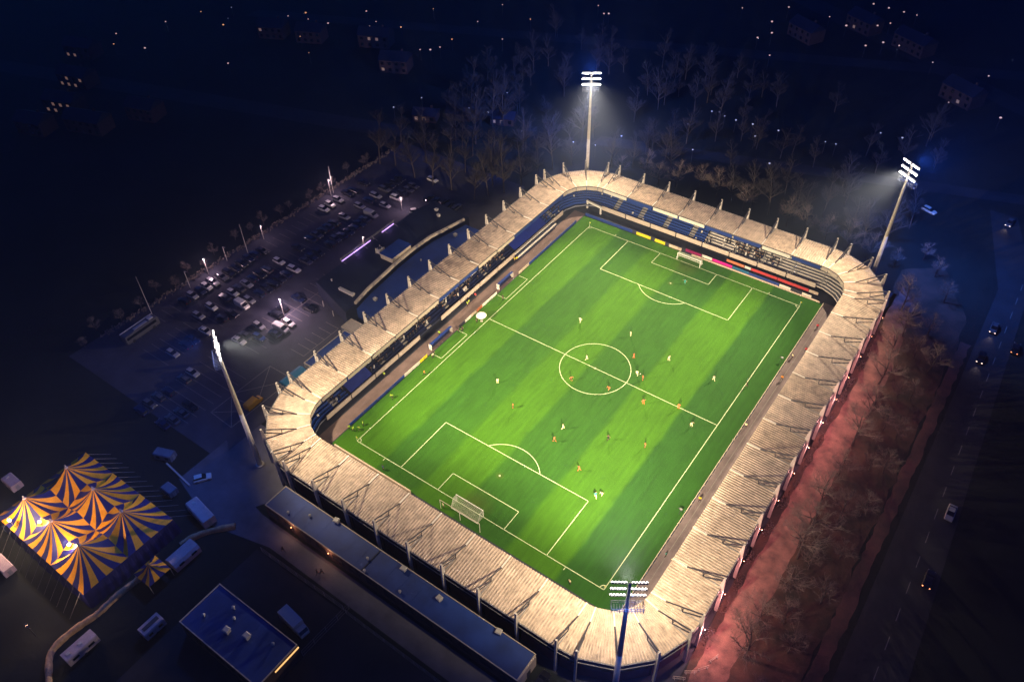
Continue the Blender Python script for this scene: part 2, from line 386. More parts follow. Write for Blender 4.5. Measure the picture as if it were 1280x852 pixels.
def roof_bay(st, i, org):
    (i0, o0), (i1, o1) = st[i], st[i+1]
    w = math.dist(o0, o1); n = max(4, round(w/0.62)); mb = MB(org)
    prof = []
    for k in range(n):
        for u, h in ((0.0, 0), (0.56, 0), (0.64, 0.13), (0.90, 0.13)): prof.append(((k+u)/n, h))
    prof.append((1.0, 0.0)); P = len(prof); vs = []
    for t, z in ((0, ZI), (0.5, (ZI+ZO)/2+0.06), (1.0, ZO)):
        for s, h in prof: p = ring(st, i, s, t); vs.append((p[0], p[1], z+h))
    fs = []
    for r in range(2):
        for k in range(P-1): fs.append((r*P+k, r*P+k+1, (r+1)*P+k+1, (r+1)*P+k))
    mb.add(vs, fs)
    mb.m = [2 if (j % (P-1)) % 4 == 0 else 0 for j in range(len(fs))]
    mb.cur = 1
    c = [ring(st, i, *q) for q in ((0, 0), (1, 0), (1, 1), (0, 1))]
    a = [(c[0][0], c[0][1], ZI-0.3), (c[1][0], c[1][1], ZI-0.3), (c[2][0], c[2][1], ZO-0.3), (c[3][0], c[3][1], ZO-0.3)]
    b = [(p[0], p[1], p[2]+0.29) for p in a]
    mb.add(a+b, [(3,2,1,0), (0,1,5,4), (1,2,6,5), (2,3,7,6), (3,0,4,7)])
    return mb
NR = 11; RB = random.Random(77)
def zrow(k): return 1.5+0.42*k
def trow(k): return 0.05+0.082*k
def make_stand(name, label, st, fins, org, cfg, first):
    T = thing(name, label, 'grandstand', org)
    nb = len(st)-1; org = Vector(org)
    for i in range(nb):
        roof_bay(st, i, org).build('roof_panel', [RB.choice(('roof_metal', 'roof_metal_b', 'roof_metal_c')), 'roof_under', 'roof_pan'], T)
        # terrace steps of this bay
        tm = MB(org)
        for k in range(NR):
            t0, t1, z0, z1 = trow(k), trow(k+1), zrow(k)-0.42, zrow(k)
            a, b = ring(st, i, 0, t0), ring(st, i, 1, t0); c, d = ring(st, i, 1, t1), ring(st, i, 0, t1)
            tm.cur = 0; tm.quad((*a, z1), (*b, z1), (*c, z1), (*d, z1))
            tm.cur = 1; tm.quad((*a, z0), (*b, z0), (*b, z1), (*a, z1))
        typ = cfg['bays'](i)
        tm.build('terrace_steps', {'terrace': ['terrace_concrete', 'step_edge'], 'blue': ['terrace_navy', 'terrace_concrete']}.get(typ, ['terrace_navy', 'terrace_navy']), T)
        # front parapet panel
        pmb = MB(org); a, b = ring(st, i, 0.02, 0.0), ring(st, i, 0.98, 0.0); c, d = ring(st, i, 0.98, 0.022), ring(st, i, 0.02, 0.022)
        if cfg['parapet'](i): pmb.prism([a, b, c, d], 0.9, 2.35).build('parapet_panel', cfg['parapet'](i), T)
        fb = MB(org); a, b = ring(st, i, 0.03, 0.008), ring(st, i, 0.97, 0.008); c, d = ring(st, i, 0.97, 0.02), ring(st, i, 0.03, 0.02)
        fb.prism([a, b, c, d], 7.35, 8.45).build('fascia_board', cfg['fascia'](i), T)
        # outer wall bay: plinth, glazed band, cladding band
        w0, w1, w2, w3 = ring(st, i, 0.03, 0.90), ring(st, i, 0.97, 0.90), ring(st, i, 0.97, 0.92), ring(st, i, 0.03, 0.92)
        wp = MB(org).prism([w0, w1, w2, w3], 0.0, 7.75).build('wall_panel', cfg['wall'], T)
        g0, g1, g2, g3 = ring(st, i, 0.12, 0.921), ring(st, i, 0.88, 0.921), ring(st, i, 0.88, 0.928), ring(st, i, 0.12, 0.928)
        MB(org).prism([g0, g1, g2, g3], 3.6, 6.2).build('window_band', 'glass_dark', wp)
        r0, r1, r2, r3 = ring(st, i, 0.03, 1.0), ring(st, i, 0.97, 1.0), ring(st, i, 0.97, 1.022), ring(st, i, 0.03, 1.022)
        gu = MB(org).prism([r0, r1, r2, r3], ZO-0.22, ZO+0.04)
        for k in range(9):
            p = ring(st, i, 0.06+0.11*k, 1.011); gu.box((p[0], p[1], ZO+0.16), (0.12, 0.12, 0.26))
        gu.build('gutter', 'steel_grey', T)
        rl = MB(org); a, b = ring(st, i, 0.04, 1.03), ring(st, i, 0.96, 1.03)
        rl.tube((*a, 7.1), (*b, 7.1), 0.09).tube((*a, 7.0), (*ring(st, i, 0.04, 0.92), 7.0), 0.05).tube((*b, 7.0), (*ring(st, i, 0.96, 0.92), 7.0), 0.05)
        rl.build('service_rail', 'steel_grey', T)
    # seats and spectators, too small to pick apart
    sm = {k: MB(org) for k in ('seat_blue', 'seat_navy', 'seat_white', 'seat_red')}
    rs = random.Random(hash(name+str(org.x)) % 999 if False else int(org.x*7+org.y*3) % 997)
    for i in range(nb):
        typ = cfg['bays'](i)
        if typ in ('terrace', 'none'): continue
        ln = math.dist(ring(st, i, 0, 0.3), ring(st, i, 1, 0.3)); n = int(ln/0.56)
        for k in range(NR):
            for q in range(n):
                u = (q+0.5)/n
                if 0.40 < u < 0.60 and nb > 6: continue        # aisle
                p = ring(st, i, u, trow(k)+0.05); o2 = ring(st, i, u, 1); z = zrow(k)
                rz = math.atan2(o2[1]-p[1], o2[0]-p[0])
                key = 'seat_blue' if typ == 'blue' else ('seat_white' if (k in (3, 5, 6) and rs.random() < 0.62) else ('seat_red' if k in (4, 7) and rs.random() < 0.6 else 'seat_navy'))
                if typ == 'blue' and rs.random() < 0.02: key = 'seat_white'
                b = sm[key]; dx, dy = math.cos(rz), math.sin(rz)
                b.box((p[0], p[1], z+0.40), (0.40, 0.44, 0.08), rz)
                b.box((p[0]+dx*0.22, p[1]+dy*0.22, z+0.62), (0.07, 0.44, 0.44), rz)
    for key, b in sm.items():
        if b.v: o = b.build('seats', key, T); o['kind'] = 'stuff'
    if nb > 6:
        for i in range(nb):
            if cfg['bays'](i) in ('terrace',): continue
            am = MB(org)
            for k in range(NR):
                p0, p1 = ring(st, i, 0.41, trow(k)+0.004), ring(st, i, 0.59, trow(k)+0.004); p2, p3 = ring(st, i, 0.59, trow(k)+0.045), ring(st, i, 0.41, trow(k)+0.045)
                am.prism([p0, p1, p2, p3], zrow(k)+0.003, zrow(k)+0.2)
            am.build('aisle_stairs', 'concrete', T)
    for j in fins:
        I, O = Vector(st[j][0]), Vector(st[j][1]); d = (O-I).normalized(); L = (O-I).length; tz = math.atan2(d.y, d.x)
        B = O + d*0.35
        fin = MB(org)
        prof = [(-0.30, 0.0), (0.30, 0.0), (0.34, 8.2), (0.22, ZF), (-0.14, ZF), (-0.62, 8.6), (-0.34, 8.2)]
        n = len(prof); vs = []
        nn = Vector((-d.y, d.x))
        for sgn in (-1, 1):
            for u, z in prof: p = B + d*u + nn*sgn*0.2; vs.append((p.x, p.y, z))
        fin.add(vs, [tuple(range(n)), tuple(range(2*n-1, n-1, -1))] + [(i, n+i, n+(i+1) % n, (i+1) % n) for i in range(n)])
        F = fin.build('roof_fin', 'steel_white', T)
        P1 = I + d*(L*0.30); P2 = I + d*(L*0.64); zt = lambda p: ZI+(ZO-ZI)*((p-I).length/L)
        t1 = B + d*(-0.1)
        MB(org).tube((*t1, ZF-0.15), (*P1, zt(P1)+0.15), 0.15, n=6).build('tie_bar', 'steel_dark', F)
        MB(org).tube((*t1, ZF-1.1), (*P2, zt(P2)+0.15), 0.13, n=6).build('tie_bar', 'steel_dark', F)
        Pm = I + d*(L*0.62); MB(org).tube((*P2, zt(P2)+0.1), (*Pm, zt(Pm)+ (ZF-0.15-zt(P1))*0.42), 0.1, n=5).build('strut', 'steel_dark', F)
        rc = MB(org); c = (I + d*(L*0.15)); rc.box((c.x, c.y, (ZI+zt(c))/2+0.14), (L*0.31, 0.26, 0.16), tz); rc.build('ridge_cap', 'ridge_white', T)
        rc = MB(org); c = (I + d*(L*0.66)); rc.box((c.x, c.y, zt(c)+0.08), (L*0.66, 0.16, 0.10), tz); rc.build('seam_cap', 'steel_grey', T)
    return T

FASC = ['parapet', 'board_blue', 'parapet', 'board_blue', 'parapet', 'board_teal', 'parapet', 'board_blue']
main_cfg = dict(bays=lambda i: ['blue', 'none', 'mixed', 'mixed', 'mixed', 'mixed', 'mixed', 'mixed', 'mixed', 'none', 'none', 'blue'][i], parapet=lambda i: None if i in (4,) else 'parapet',
                fascia=lambda i: ['parapet', 'parapet', 'parapet', 'parapet', 'parapet', 'board_blue', 'board_blue', 'parapet', 'parapet', 'board_blue', 'board_blue', 'board_blue'][i], wall='wall_navy')
far_cfg = dict(bays=lambda i: 'blue' if i < 4 else 'terrace', parapet=lambda i: 'parapet', fascia=lambda i: ['board_white', 'board_blue', 'board_white', 'board_white', 'board_blue', 'board_blue', 'board_white', 'board_blue'][i], wall='wall_navy')
plain_cfg = dict(bays=lambda i: 'blue', parapet=lambda i: 'parapet', fascia=lambda i: FASC[i % 8], wall='wall_navy')
near_cfg = dict(bays=lambda i: 'blue', parapet=lambda i: 'parapet', fascia=lambda i: FASC[i % 8], wall='wall_maroon')
corner_cfg = dict(bays=lambda i: 'blue', parapet=lambda i: None, fascia=lambda i: 'parapet', wall='wall_navy')
corner_cfg2 = dict(corner_cfg, bays=lambda i: 'terrace', wall='wall_maroon')

ST_W = side_pts('x', -1); ST_E = side_pts('x', 1); ST_N = side_pts('y', 1); ST_S = side_pts('y', -1)
west = make_stand('grandstand', 'long covered grandstand behind the dugouts and brown track, beside the flat-roofed lounge', ST_W, range(13), (-48, 0, 0), main_cfg, True)
east = make_stand('grandstand', 'long covered grandstand between the grey walkway and the red cycle path', ST_E, range(13), (48, 0, 0), plain_cfg, False)
north = make_stand('grandstand', 'covered goal-end grandstand with blue seats, bare terrace and coloured boards', ST_N, range(9), (0, 66, 0), far_cfg, False)
south = make_stand('grandstand', 'covered goal-end grandstand whose back faces the long blue-roofed building', ST_S, range(9), (0, -66, 0), near_cfg, False)
CL = {(-1, 1): 'rounded corner stand beside the floodlight mast with a white beam on posts beneath', (1, 1): 'rounded corner stand between the bare terrace and the cycle path',
      (1, -1): 'rounded corner stand with maroon outer wall, floodlight mast close behind', (-1, -1): 'rounded corner stand next to the painted hatched rectangle and yellow van'}
for (sx, sy), lab in CL.items():
    pts = corner_pts(sx, sy)
    a = ((sx*(AX+RI), sy*AY), (sx*(AX+RO), sy*AY)); b = ((sx*AX, sy*(AY+RI)), (sx*AX, sy*(AY+RO)))
    st = [a] + pts + [b]
    make_stand('corner_stand', lab, st, range(1, 5), (sx*44, sy*62, 0), corner_cfg2 if (sx, sy) in ((1, 1), (1, -1)) else corner_cfg, False)
# fittings that belong to the stands
tp = MB((-48, 0, 0))
def tarp(x0, x1, y0, y1, z0, z1, parent):
    mb = MB(parent.location); rr = random.Random(int(y0*10)); nx, ny = 7, 9; vs = []
    for j in range(ny+1):
        for i in range(nx+1):
            x = x0+(x1-x0)*i/nx; vs.append((x, y0+(y1-y0)*j/ny, z0+(z1-z0)*i/nx+rr.uniform(-0.07, 0.07)))
    mb.add(vs, [(j*(nx+1)+i, j*(nx+1)+i+1, (j+1)*(nx+1)+i+1, (j+1)*(nx+1)+i) for j in range(ny) for i in range(nx)])
    o = mb.build('seat_cover', 'tarp_blue', parent, smooth=True); o['label'] = 'bright blue sheet stretched over unused seats'
tarp(-44.2, -52.2, -43.4, -35.6, 2.5, 7.0, west)
tarp(-44.2, -52.2, 26.6, 43.4, 2.5, 7.0, west)
rt = random.Random(11)
for j in range(5):     # crush barriers and stair tower frames on the bare terrace
    x = 1.5+8.7*j
    mb = MB((0, 66, 0))
    for k in (1, 4, 7):
        y = AY+RI+10*trow(k)+0.4; z = zrow(k)
        mb.tube((x-0.8, y, z), (x-0.8, y, z+1.1), 0.06).tube((x+0.8, y, z), (x+0.8, y, z+1.1), 0.06).tube((x-0.8, y, z+1.1), (x+0.8, y, z+1.1), 0.07)
    mb.tube((x, 61.9, 1.0), (x, 61.9, 5.2), 0.09).tube((x, 61.9, 5.2), (x, 66, 6.0), 0.07)
    mb.build('crush_barrier', 'steel_grey', north)
# spectators: a thin crowd under the roofs
def crowd(name, parent, st, picks, n, seed, mats):
    rr = random.Random(seed); mb = MB(parent.location)
    for _ in range(n):
        i = rr.choice(picks); k = rr.randint(1, 8); u = rr.random(); p = ring(st, i, u, trow(k)+0.045); z = zrow(k)
        mb.cur = rr.randrange(len(mats)-1); rz = rr.random()*3
        mb.box((p[0], p[1], z+0.95), (0.30, 0.46, 0.62), rz, 0.9); mb.box((p[0], p[1], z+0.42), (0.34, 0.38, 0.44), rz)
        mb.cur = len(mats)-1; mb.dome((p[0], p[1], z+1.30), 0.11, 0.2, 6, 3)
    o = mb.build(name, mats, parent); o['kind'] = 'stuff'
CR = ['cloth_dark', 'kit_black', 'seat_navy', 'cloth_dark', 'kit_black', 'board_back', 'cloth_dark', 'seat_white', 'skin']
crowd('spectators', north, ST_N, [4, 5, 5, 5, 6], 130, 5, CR)
crowd('spectators', west, ST_W, [2, 3, 4, 5, 6, 7, 8], 300, 6, CR)
crowd('spectators', west, ST_W, [0, 11], 40, 7, CR)

# white beam on posts under the rounded corner, and the railed platform by the track
T = thing('camera_gantry', 'white beam on posts standing in the rounded corner by the goal-end seats', 'gantry', (-38.6, 58.2, 0))
mb = MB((-38.6, 58.2, 0)); mb.box((-37.2, 60.4, 2.6), (6.0, 0.5, 0.7), R(-8)); mb.build('beam', 'ridge_white', T)
for x, y in ((-39.9, 60.8), (-34.5, 60.0)): MB((-38.6, 58.2, 0)).box((x, y, 1.12), (0.45, 0.45, 2.24)).build('post', 'ridge_white', T)
T = thing('viewing_platform', 'low dark platform with two pale rails along the brown track', 'platform', (-43, 36, 0))
MB((-43, 36, 0)).box((-43.1, 36, 0.75), (1.2, 20.5, 1.5)).build('deck', 'terrace_navy', T)
for x, z in ((-42.45, 1.3), (-43.5, 2.1)):
    mb = MB((-43, 36, 0)); mb.box((x, 36, z), (0.25, 20.5, 0.42)); mb.build('rail_board', 'board_white', T)
for k in range(6): MB((-43, 36, 0)).box((-43.6, 26.2+3.9*k, 1.75), (0.1, 0.1, 0.7)).build('rail_post', 'steel_grey', T)

# ------------------------------------------------------------------ floodlight masts
def make_mast(x, y, label, gain=1.0):
    T = thing('floodlight_mast', label, 'floodlight', (x, y, 0), 0, 'floodlight masts behind the stadium corners')
    org = (0, 0, 0); aim = Vector((-x, -y, 0)).normalized(); side = Vector((-aim.y, aim.x, 0))
    mb = MB(); mb.tube((0, 0, 0), (0, 0, 18), 0.62, 0.5, 12).tube((0, 0, 18), (0, 0, 40.2), 0.5, 0.26, 12); mb.build('pole', 'steel_white', T, smooth=True)
    MB().tube((0, 0, 0), (0, 0, 0.5), 1.1, 1.0, 12).build('base', 'concrete', T)
    # service cage
    mb = MB(); c = Vector((0, 0, 34.2)) - aim*0.55; tz = math.atan2(side.y, side.x)
    for q in range(12):
        p = c + side*(-2.42+0.44*q); mb.box((p.x, p.y, 34.0), (0.10, 1.5, 0.06), tz)
    for s in (-1, 1):
        for u in (-2.45, -1.2, 0, 1.2, 2.45):
            p = c + side*u + aim*0.72*s; mb.box((p.x, p.y, 34.55), (0.08, 0.08, 1.1), tz)
        for h in (34.55, 35.08):
            a = c + side*-2.45 + aim*0.72*s; b = c + side*2.45 + aim*0.72*s; mb.tube((a.x, a.y, h), (b.x, b.y, h), 0.05, n=5)
    for s in (-1, 1):
        a = c + side*2.45*s - aim*0.72; b = c + side*2.45*s + aim*0.72; mb.tube((a.x, a.y, 35.08), (b.x, b.y, 35.08), 0.05, n=5)
    mb.build('service_cage', 'steel_grey', T)
    down = R(32)
    ax = aim*math.cos(down) + Vector((0, 0, -math.sin(down)))
    for z in (36.4, 38.2, 40.0):
        for s in (-1, 1):
            a = side*0.4*s; b = side*2.75*s; fr = MB(); fr.tube((a.x, a.y, z+0.25), (b.x, b.y, z+0.25), 0.07)
            arm = fr.build('crossarm', 'steel_grey', T)
            for q in range(5):
                p = side*(0.55+0.50*q)*s + Vector((0, 0, z)) + aim*0.28
                h = MB(); h.tube(p - ax*0.36, p - ax*0.12, 0.10, 0.2, 8); o = h.build('floodlamp', 'steel_grey', arm)
                h = MB(); h.cur = 1; h.tube(p - ax*0.12, p + ax*0.16, 0.17, 0.21, 10, cap=False); h.cur = 0; h.disc(p + ax*0.16, 0.21, ax, 10)  # glowing collar added as glare, so lamps read bright from behind
                h.build('lens', ['lamp_flood', 'lamp_glare_collar'], arm)
    # the light it throws: main beam to the pitch, plus added roof fill and blue halo spots
    for nm, w, col, size, reach in (('floodlight', FLOOD_W*gain, FLOOD_COL, 67, 84), ('floodlight_near', ROOF_FILL_W, FLOOD_COL, 124, 50), ('halo_fill', HALO_W*(1.0 if y > 0 else 0.2), HALO_COL, 160, -75)):
        d = bpy.data.lights.new(nm, 'SPOT'); d.energy = w; d.color = col; d.spot_size = R(size); d.spot_blend = 1.0; d.shadow_soft_size = 0.8
        L = link(nm, d, T, tuple(Vector((0, 0, 38.2)) + aim*1.3 if reach > 0 else Vector((0, 0, 40.6)) - aim*2.2))
        tgt = aim*reach + Vector((0, 0, -38.2)); L.rotation_euler = tgt.to_track_quat('-Z', 'Y').to_euler()
    return T
make_mast(-46.6, 71.0, 'tall floodlight mast behind the corner with the white beam, glowing over the wood', 0.8)
make_mast(46.9, 70.6, 'tall floodlight mast behind the corner between terrace and cycle path', 0.8)
make_mast(-47.5, -70.6, 'tall floodlight mast beside the car park and painted hatched rectangle')
make_mast(46.6, -70.4, 'tall floodlight mast behind the maroon-walled corner, beside the loose steel barriers', 1.4)

# ------------------------------------------------------------------ air
hz = MB(); hz.prism(rect(-700, 500, -300, 800), -3.5, 150.5)
H = hz.build('haze', 'net'); H['kind'] = 'stuff'
hm = bpy.data.materials.new('haze_air'); hm.use_nodes = True; nt = hm.node_tree; nt.nodes.clear()
out = nt.nodes.new('ShaderNodeOutputMaterial'); pv = nt.nodes.new('ShaderNodeVolumePrincipled')
pv.inputs['Color'].default_value = (0.50, 0.64, 1.0, 1); pv.inputs['Density'].default_value = HAZE; pv.inputs['Anisotropy'].default_value = 0.6
nt.links.new(pv.outputs[0], out.inputs['Volume'])
H.data.materials.clear(); H.data.materials.append(hm)
# ------------------------------------------------------------------ pitch furniture
def make_goal(y, s, label, ball_stop):
    T = thing('goal', label, 'goal', (0, y, 0), 0, 'goals on the pitch')
    mb = MB()
    mb.tube((-3.66, 0, 0), (-3.66, 0, 2.44), 0.09, n=8).tube((3.66, 0, 0), (3.66, 0, 2.44), 0.09, n=8).tube((-3.75, 0, 2.44), (3.75, 0, 2.44), 0.09, n=8)
    mb.build('frame', 'goal_white', T)
    sp = MB()
    for x in (-3.66, 3.66): sp.tube((x, 0, 2.44), (x, s*1.1, 2.3), 0.04).tube((x, s*1.1, 2.3), (x, s*2.1, 0.03), 0.04)
    sp.tube((-3.66, s*2.1, 0.04), (3.66, s*2.1, 0.04), 0.04); sp.build('net_support', 'goal_white', T)
    nt_ = MB(); r = 0.016
    for k in range(25):
        x = -3.66+7.32*k/24; nt_.tube((x, 0, 2.44), (x, s*1.1, 2.28), r, n=3, cap=False).tube((x, s*1.1, 2.28), (x, s*2.05, 0.03), r, n=3, cap=False)
    for k in range(9):
        t = k/8; nt_.tube((-3.66, s*(1.1+0.95*t), 2.28-2.25*t), (3.66, s*(1.1+0.95*t), 2.28-2.25*t), r, n=3, cap=False)
    for k in range(1, 4): nt_.tube((-3.66, s*1.1*k/4, 2.44-0.04*k), (3.66, s*1.1*k/4, 2.44-0.04*k), r, n=3, cap=False)
    for x in (-3.66, 3.66):
        for k in range(1, 8): nt_.tube((x, 0, 0.3*k), (x, s*(2.05-0.13*k), 0.3*k), r, n=3, cap=False)
        for k in range(1, 6): nt_.tube((x, s*0.34*k, 0.02), (x, s*0.34*k, 2.3-max(0, k-3)*0.75), r, n=3, cap=False)
    nt_.build('net', 'net', T)
make_goal(-52.5, -1, 'white goal with a railed ball stop frame standing behind it', True)
make_goal(52.5, 1, 'white goal in front of the magenta, pink and orange boards', False)
T = thing('ball_stop_frame', 'thin pale frame standing behind the goal by the goal-end roof', 'frame', (0, -56.0, 0))
mb = MB((0, -56, 0))
for x in (-5.4, 0.0, 5.4): MB((0, -56, 0)).tube((x, -56, 0), (x, -56, 3.2), 0.06).build('post', 'goal_white', T)
MB((0, -56, 0)).tube((-5.4, -56, 3.2), (5.4, -56, 3.2), 0.07).build('top_bar', 'parapet', T)
FL = thing('corner_flag', 'corner flag on a white post at a corner of the pitch', 'flag', (-34, -52.5, 0), 0, 'corner flags of the pitch')
MB().tube((0, 0, 0), (0, 0, 1.6), 0.035, n=6).build('post', 'goal_white', FL)
MB().add([(0, 0.02, 1.6), (0, 0.02, 1.2), (0.42, 0.06, 1.38), (0, -0.02, 1.6), (0, -0.02, 1.2), (0.42, 0.02, 1.38)], [(0, 1, 2), (5, 4, 3), (0, 2, 5, 3), (1, 4, 5, 2)]).build('cloth', 'board_yellow', FL)
for x, y in ((34, -52.5), (34, 52.5), (-34, 52.5)): copy_tree(FL).location = (x, y, 0)

# advertising boards, one by one
CN = {'board_blue': 'blue', 'board_white': 'white', 'board_orange': 'orange', 'board_yellow': 'yellow', 'board_pink': 'bright pink', 'board_magenta': 'dark magenta',
      'board_teal': 'teal', 'board_red': 'red', 'board_beige': 'beige', 'moat': 'black'}
def board(x0, y0, x1, y1, m, where, grp, h=0.9, z=0.0, lean=0.0):
    c = Vector(((x0+x1)/2, (y0+y1)/2, 0)); L = math.dist((x0, y0), (x1, y1)); rz = math.atan2(y1-y0, x1-x0)
    T = thing('advertising_board', '%s advertising board %s' % (CN[m], where), 'board', (c.x, c.y, z), rz, grp)
    MB().box((0, 0, h/2+0.04), (L-0.06, 0.10, h)).build('panel', m, T)
    for s in (-1, 1): MB().box((s*(L/2-0.4), 0.22*(1 if lean >= 0 else -1), h*0.3), (0.06, 0.4, h*0.6-0.02)).build('brace', 'board_back', T)
# left touchline
y = -50.0
seqL = [('board_blue', 21.5), ('board_white', 5.5), ('board_beige', 3.4)]
yy = -50.5
for m, L, w in [('board_blue', 5.2, 'on the brown track edge towards the corner'), ('board_blue', 5.2, 'on the brown track edge towards the corner'), ('board_blue', 5.2, 'on the brown track edge towards the corner'), ('board_blue', 4.6, 'on the brown track edge towards the corner'),
                ('board_white', 3.0, 'on the brown track edge before the longer dugout'), ('board_white', 3.0, 'on the brown track edge before the longer dugout'), ('board_yellow', 3.0, 'next to the longer dugout, on the track edge')]:
    board(-38.55, yy, -38.55, yy+L, m, w, 'boards along the brown track'); yy += L+0.05
yy = -7.6
for m, L, w in [('moat', 2.6, 'along the track just past the longer dugout'), ('board_white', 2.7, 'beside the white parasol on the track edge'), ('board_beige', 2.4, 'behind the white parasol on the track edge'), ('board_orange', 2.6, 'between white boards on the track edge'), ('board_white', 3.4, 'beside the orange board on the track edge'), ('board_white', 3.4, 'beside the orange board on the track edge')]:
    board(-38.55, yy, -38.55, yy+L, m, w, 'boards along the brown track'); yy += L+0.05
yy = 20.5
for k in range(6):
    board(-38.55, yy, -38.55, yy+5.2, 'board_beige' if k < 1 else 'board_blue', 'past the shorter dugout on the track edge' if k < 1 else 'past the shorter dugout towards the viewing platform', 'boards along the brown track'); yy += 5.25
# far goal end
xx = -38.2
for m, L, w in [('board_blue', 5.7, 'behind the goal line in front of the blue seats'), ('board_blue', 5.7, 'behind the goal line in front of the blue seats'), ('board_blue', 5.5, 'behind the goal line in front of the blue seats'), ('moat', 1.3, 'at the end of the long blue row'),
                ('board_yellow', 5.0, 'behind the goal line, the longer yellow one'), ('moat', 1.3, 'between the two yellow boards'), ('board_yellow', 3.5, 'behind the goal line, the shorter yellow one'), ('moat', 1.2, 'between yellow and beige boards'), ('board_beige', 4.2, 'behind the goal beside the shorter yellow board')]:
    board(xx, 56.85, xx+L, 56.85, m, w, 'boards behind the far goal line', 1.0); xx += L+0.05
for x0, x1, m, w, y, z in [(-3.4, 1.8, 'board_magenta', 'behind the goal with the white net', 57.6, 0), (1.9, 5.2, 'board_white', 'between magenta and pink boards', 57.6, 0), (5.3, 11.6, 'board_pink', 'right behind the goal line below the terrace', 57.5, 0),
                           (11.7, 16.8, 'board_teal', 'beside the pink board below the terrace', 57.4, 0), (16.9, 26.0, 'board_blue', 'below the red board under the terrace', 57.3, 0), (26.1, 29.4, 'board_white', 'between blue and black boards below the terrace', 57.2, 0),
                           (29.5, 32.6, 'moat', 'between the two white boards below the terrace', 57.2, 0), (32.7, 35.4, 'board_white', 'near the corner below the red board', 57.2, 0),
                           (9.0, 14.6, 'board_orange', 'on the upper row below the terrace', 59.2, 0.3), (14.7, 16.6, 'board_white', 'short, on the upper row between orange and red', 59.2, 0.3), (16.7, 24.6, 'board_red', 'on the upper row, beside the short white one', 59.2, 0.3),
                           (24.7, 33.8, 'board_red', 'on the upper row, nearer the corner stand', 59.2, 0.3), (33.9, 36.6, 'board_beige', 'at the end of the upper red row', 59.2, 0.3)]:
    board(x0, y, x1, y, m, w, 'boards behind the far goal line', 1.0, z)
kb = MB((0, 56.95, 0)); kb.prism(rect(-1, 38, 56.72, 57.05), 0, 0.32); tag(kb.build('kerb_wall', 'board_beige'), 'low beige kerb along the far goal line below the coloured boards', 'kerb')
nw = MB((-25, -56.7, 0)); nw.prism(rect(-37, -13.5, -56.95, -56.62), 0, 1.0); tag(nw.build('low_wall', 'board_beige'), 'low beige wall along the goal line beside the ball stop frame', 'wall')
T = thing('pitch_railing', 'pale railing on short posts between pitch and grey walkway', 'railing', (39.2, 0, 0))
MB((39.2, 0, 0)).box((39.2, 0, 0.92), (0.12, 112, 0.12)).build('top_rail', 'parapet', T)
MB((39.2, 0, 0)).box((39.2, 0, 0.5), (0.03, 112, 0.7)).build('mesh_panel', 'steel_dark', T)
RP = MB().box((0, 0, 0.5), (0.12, 0.12, 1.0)).mesh('post', 'parapet')
for k in range(57): link('post', RP, T, (0.0, -56+2*k, 0))

def dugout(y0, y1, label):
    yc = (y0+y1)/2; L = y1-y0; T = thing('dugout', label, 'dugout', (-39.2, yc, 0), 0, 'dugouts on the touchline')
    sh = MB(); prof = [(-0.9, 0.05), (-0.9, 1.5), (-0.55, 2.0), (0.25, 2.15), (0.25, 2.08), (-0.5, 1.92), (-0.82, 1.46), (-0.82, 0.05)]
    n = len(prof); vs = [(x, s*L/2, z) for s in (-1, 1) for x, z in prof]
    sh.add(vs, [tuple(range(n-1, -1, -1)), tuple(range(n, 2*n))] + [(i, (i+1) % n, n+(i+1) % n, n+i) for i in range(n)])
    sh.build('shell', 'board_blue', T)
    for s in (-1, 1): MB().prism([(-0.8, s*(L/2-0.03)), (0.2, s*(L/2-0.03)), (0.2, s*(L/2+0.04)), (-0.8, s*(L/2+0.04))][::s], 0.05, 1.85).build('end_panel', 'board_white', T)
    MB().box((-0.5, 0, 0.32), (0.4, L-0.5, 0.12)).build('bench', 'seat_navy', T)
    for k in range(int(L/0.65)): MB().box((-0.66, -L/2+0.5+0.65*k, 0.75), (0.08, 0.48, 0.7)).build('seat_back', 'seat_navy', T)
dugout(-18.6, -10.0, 'long dark blue dugout with white ends, near the halfway line parasol')
dugout(11.6, 18.4, 'shorter blue dugout with white ends beside the white boards')
T = thing('parasol', 'round white parasol on the touchline at the halfway line', 'parasol', (-35.2, -1.9, 0))
mb = MB(); mb.tube((0, 0, 0), (0, 0, 2.4), 0.04); mb.build('pole', 'steel_grey', T)
mb = MB(); mb.dome((0, 0, 2.05), 1.45, 0.45, 16, 4); mb.build('canopy', 'goal_white', T)
MB().tube((0, 0, 0), (0, 0, 0.18), 0.4, n=10).build('base', 'concrete', T)

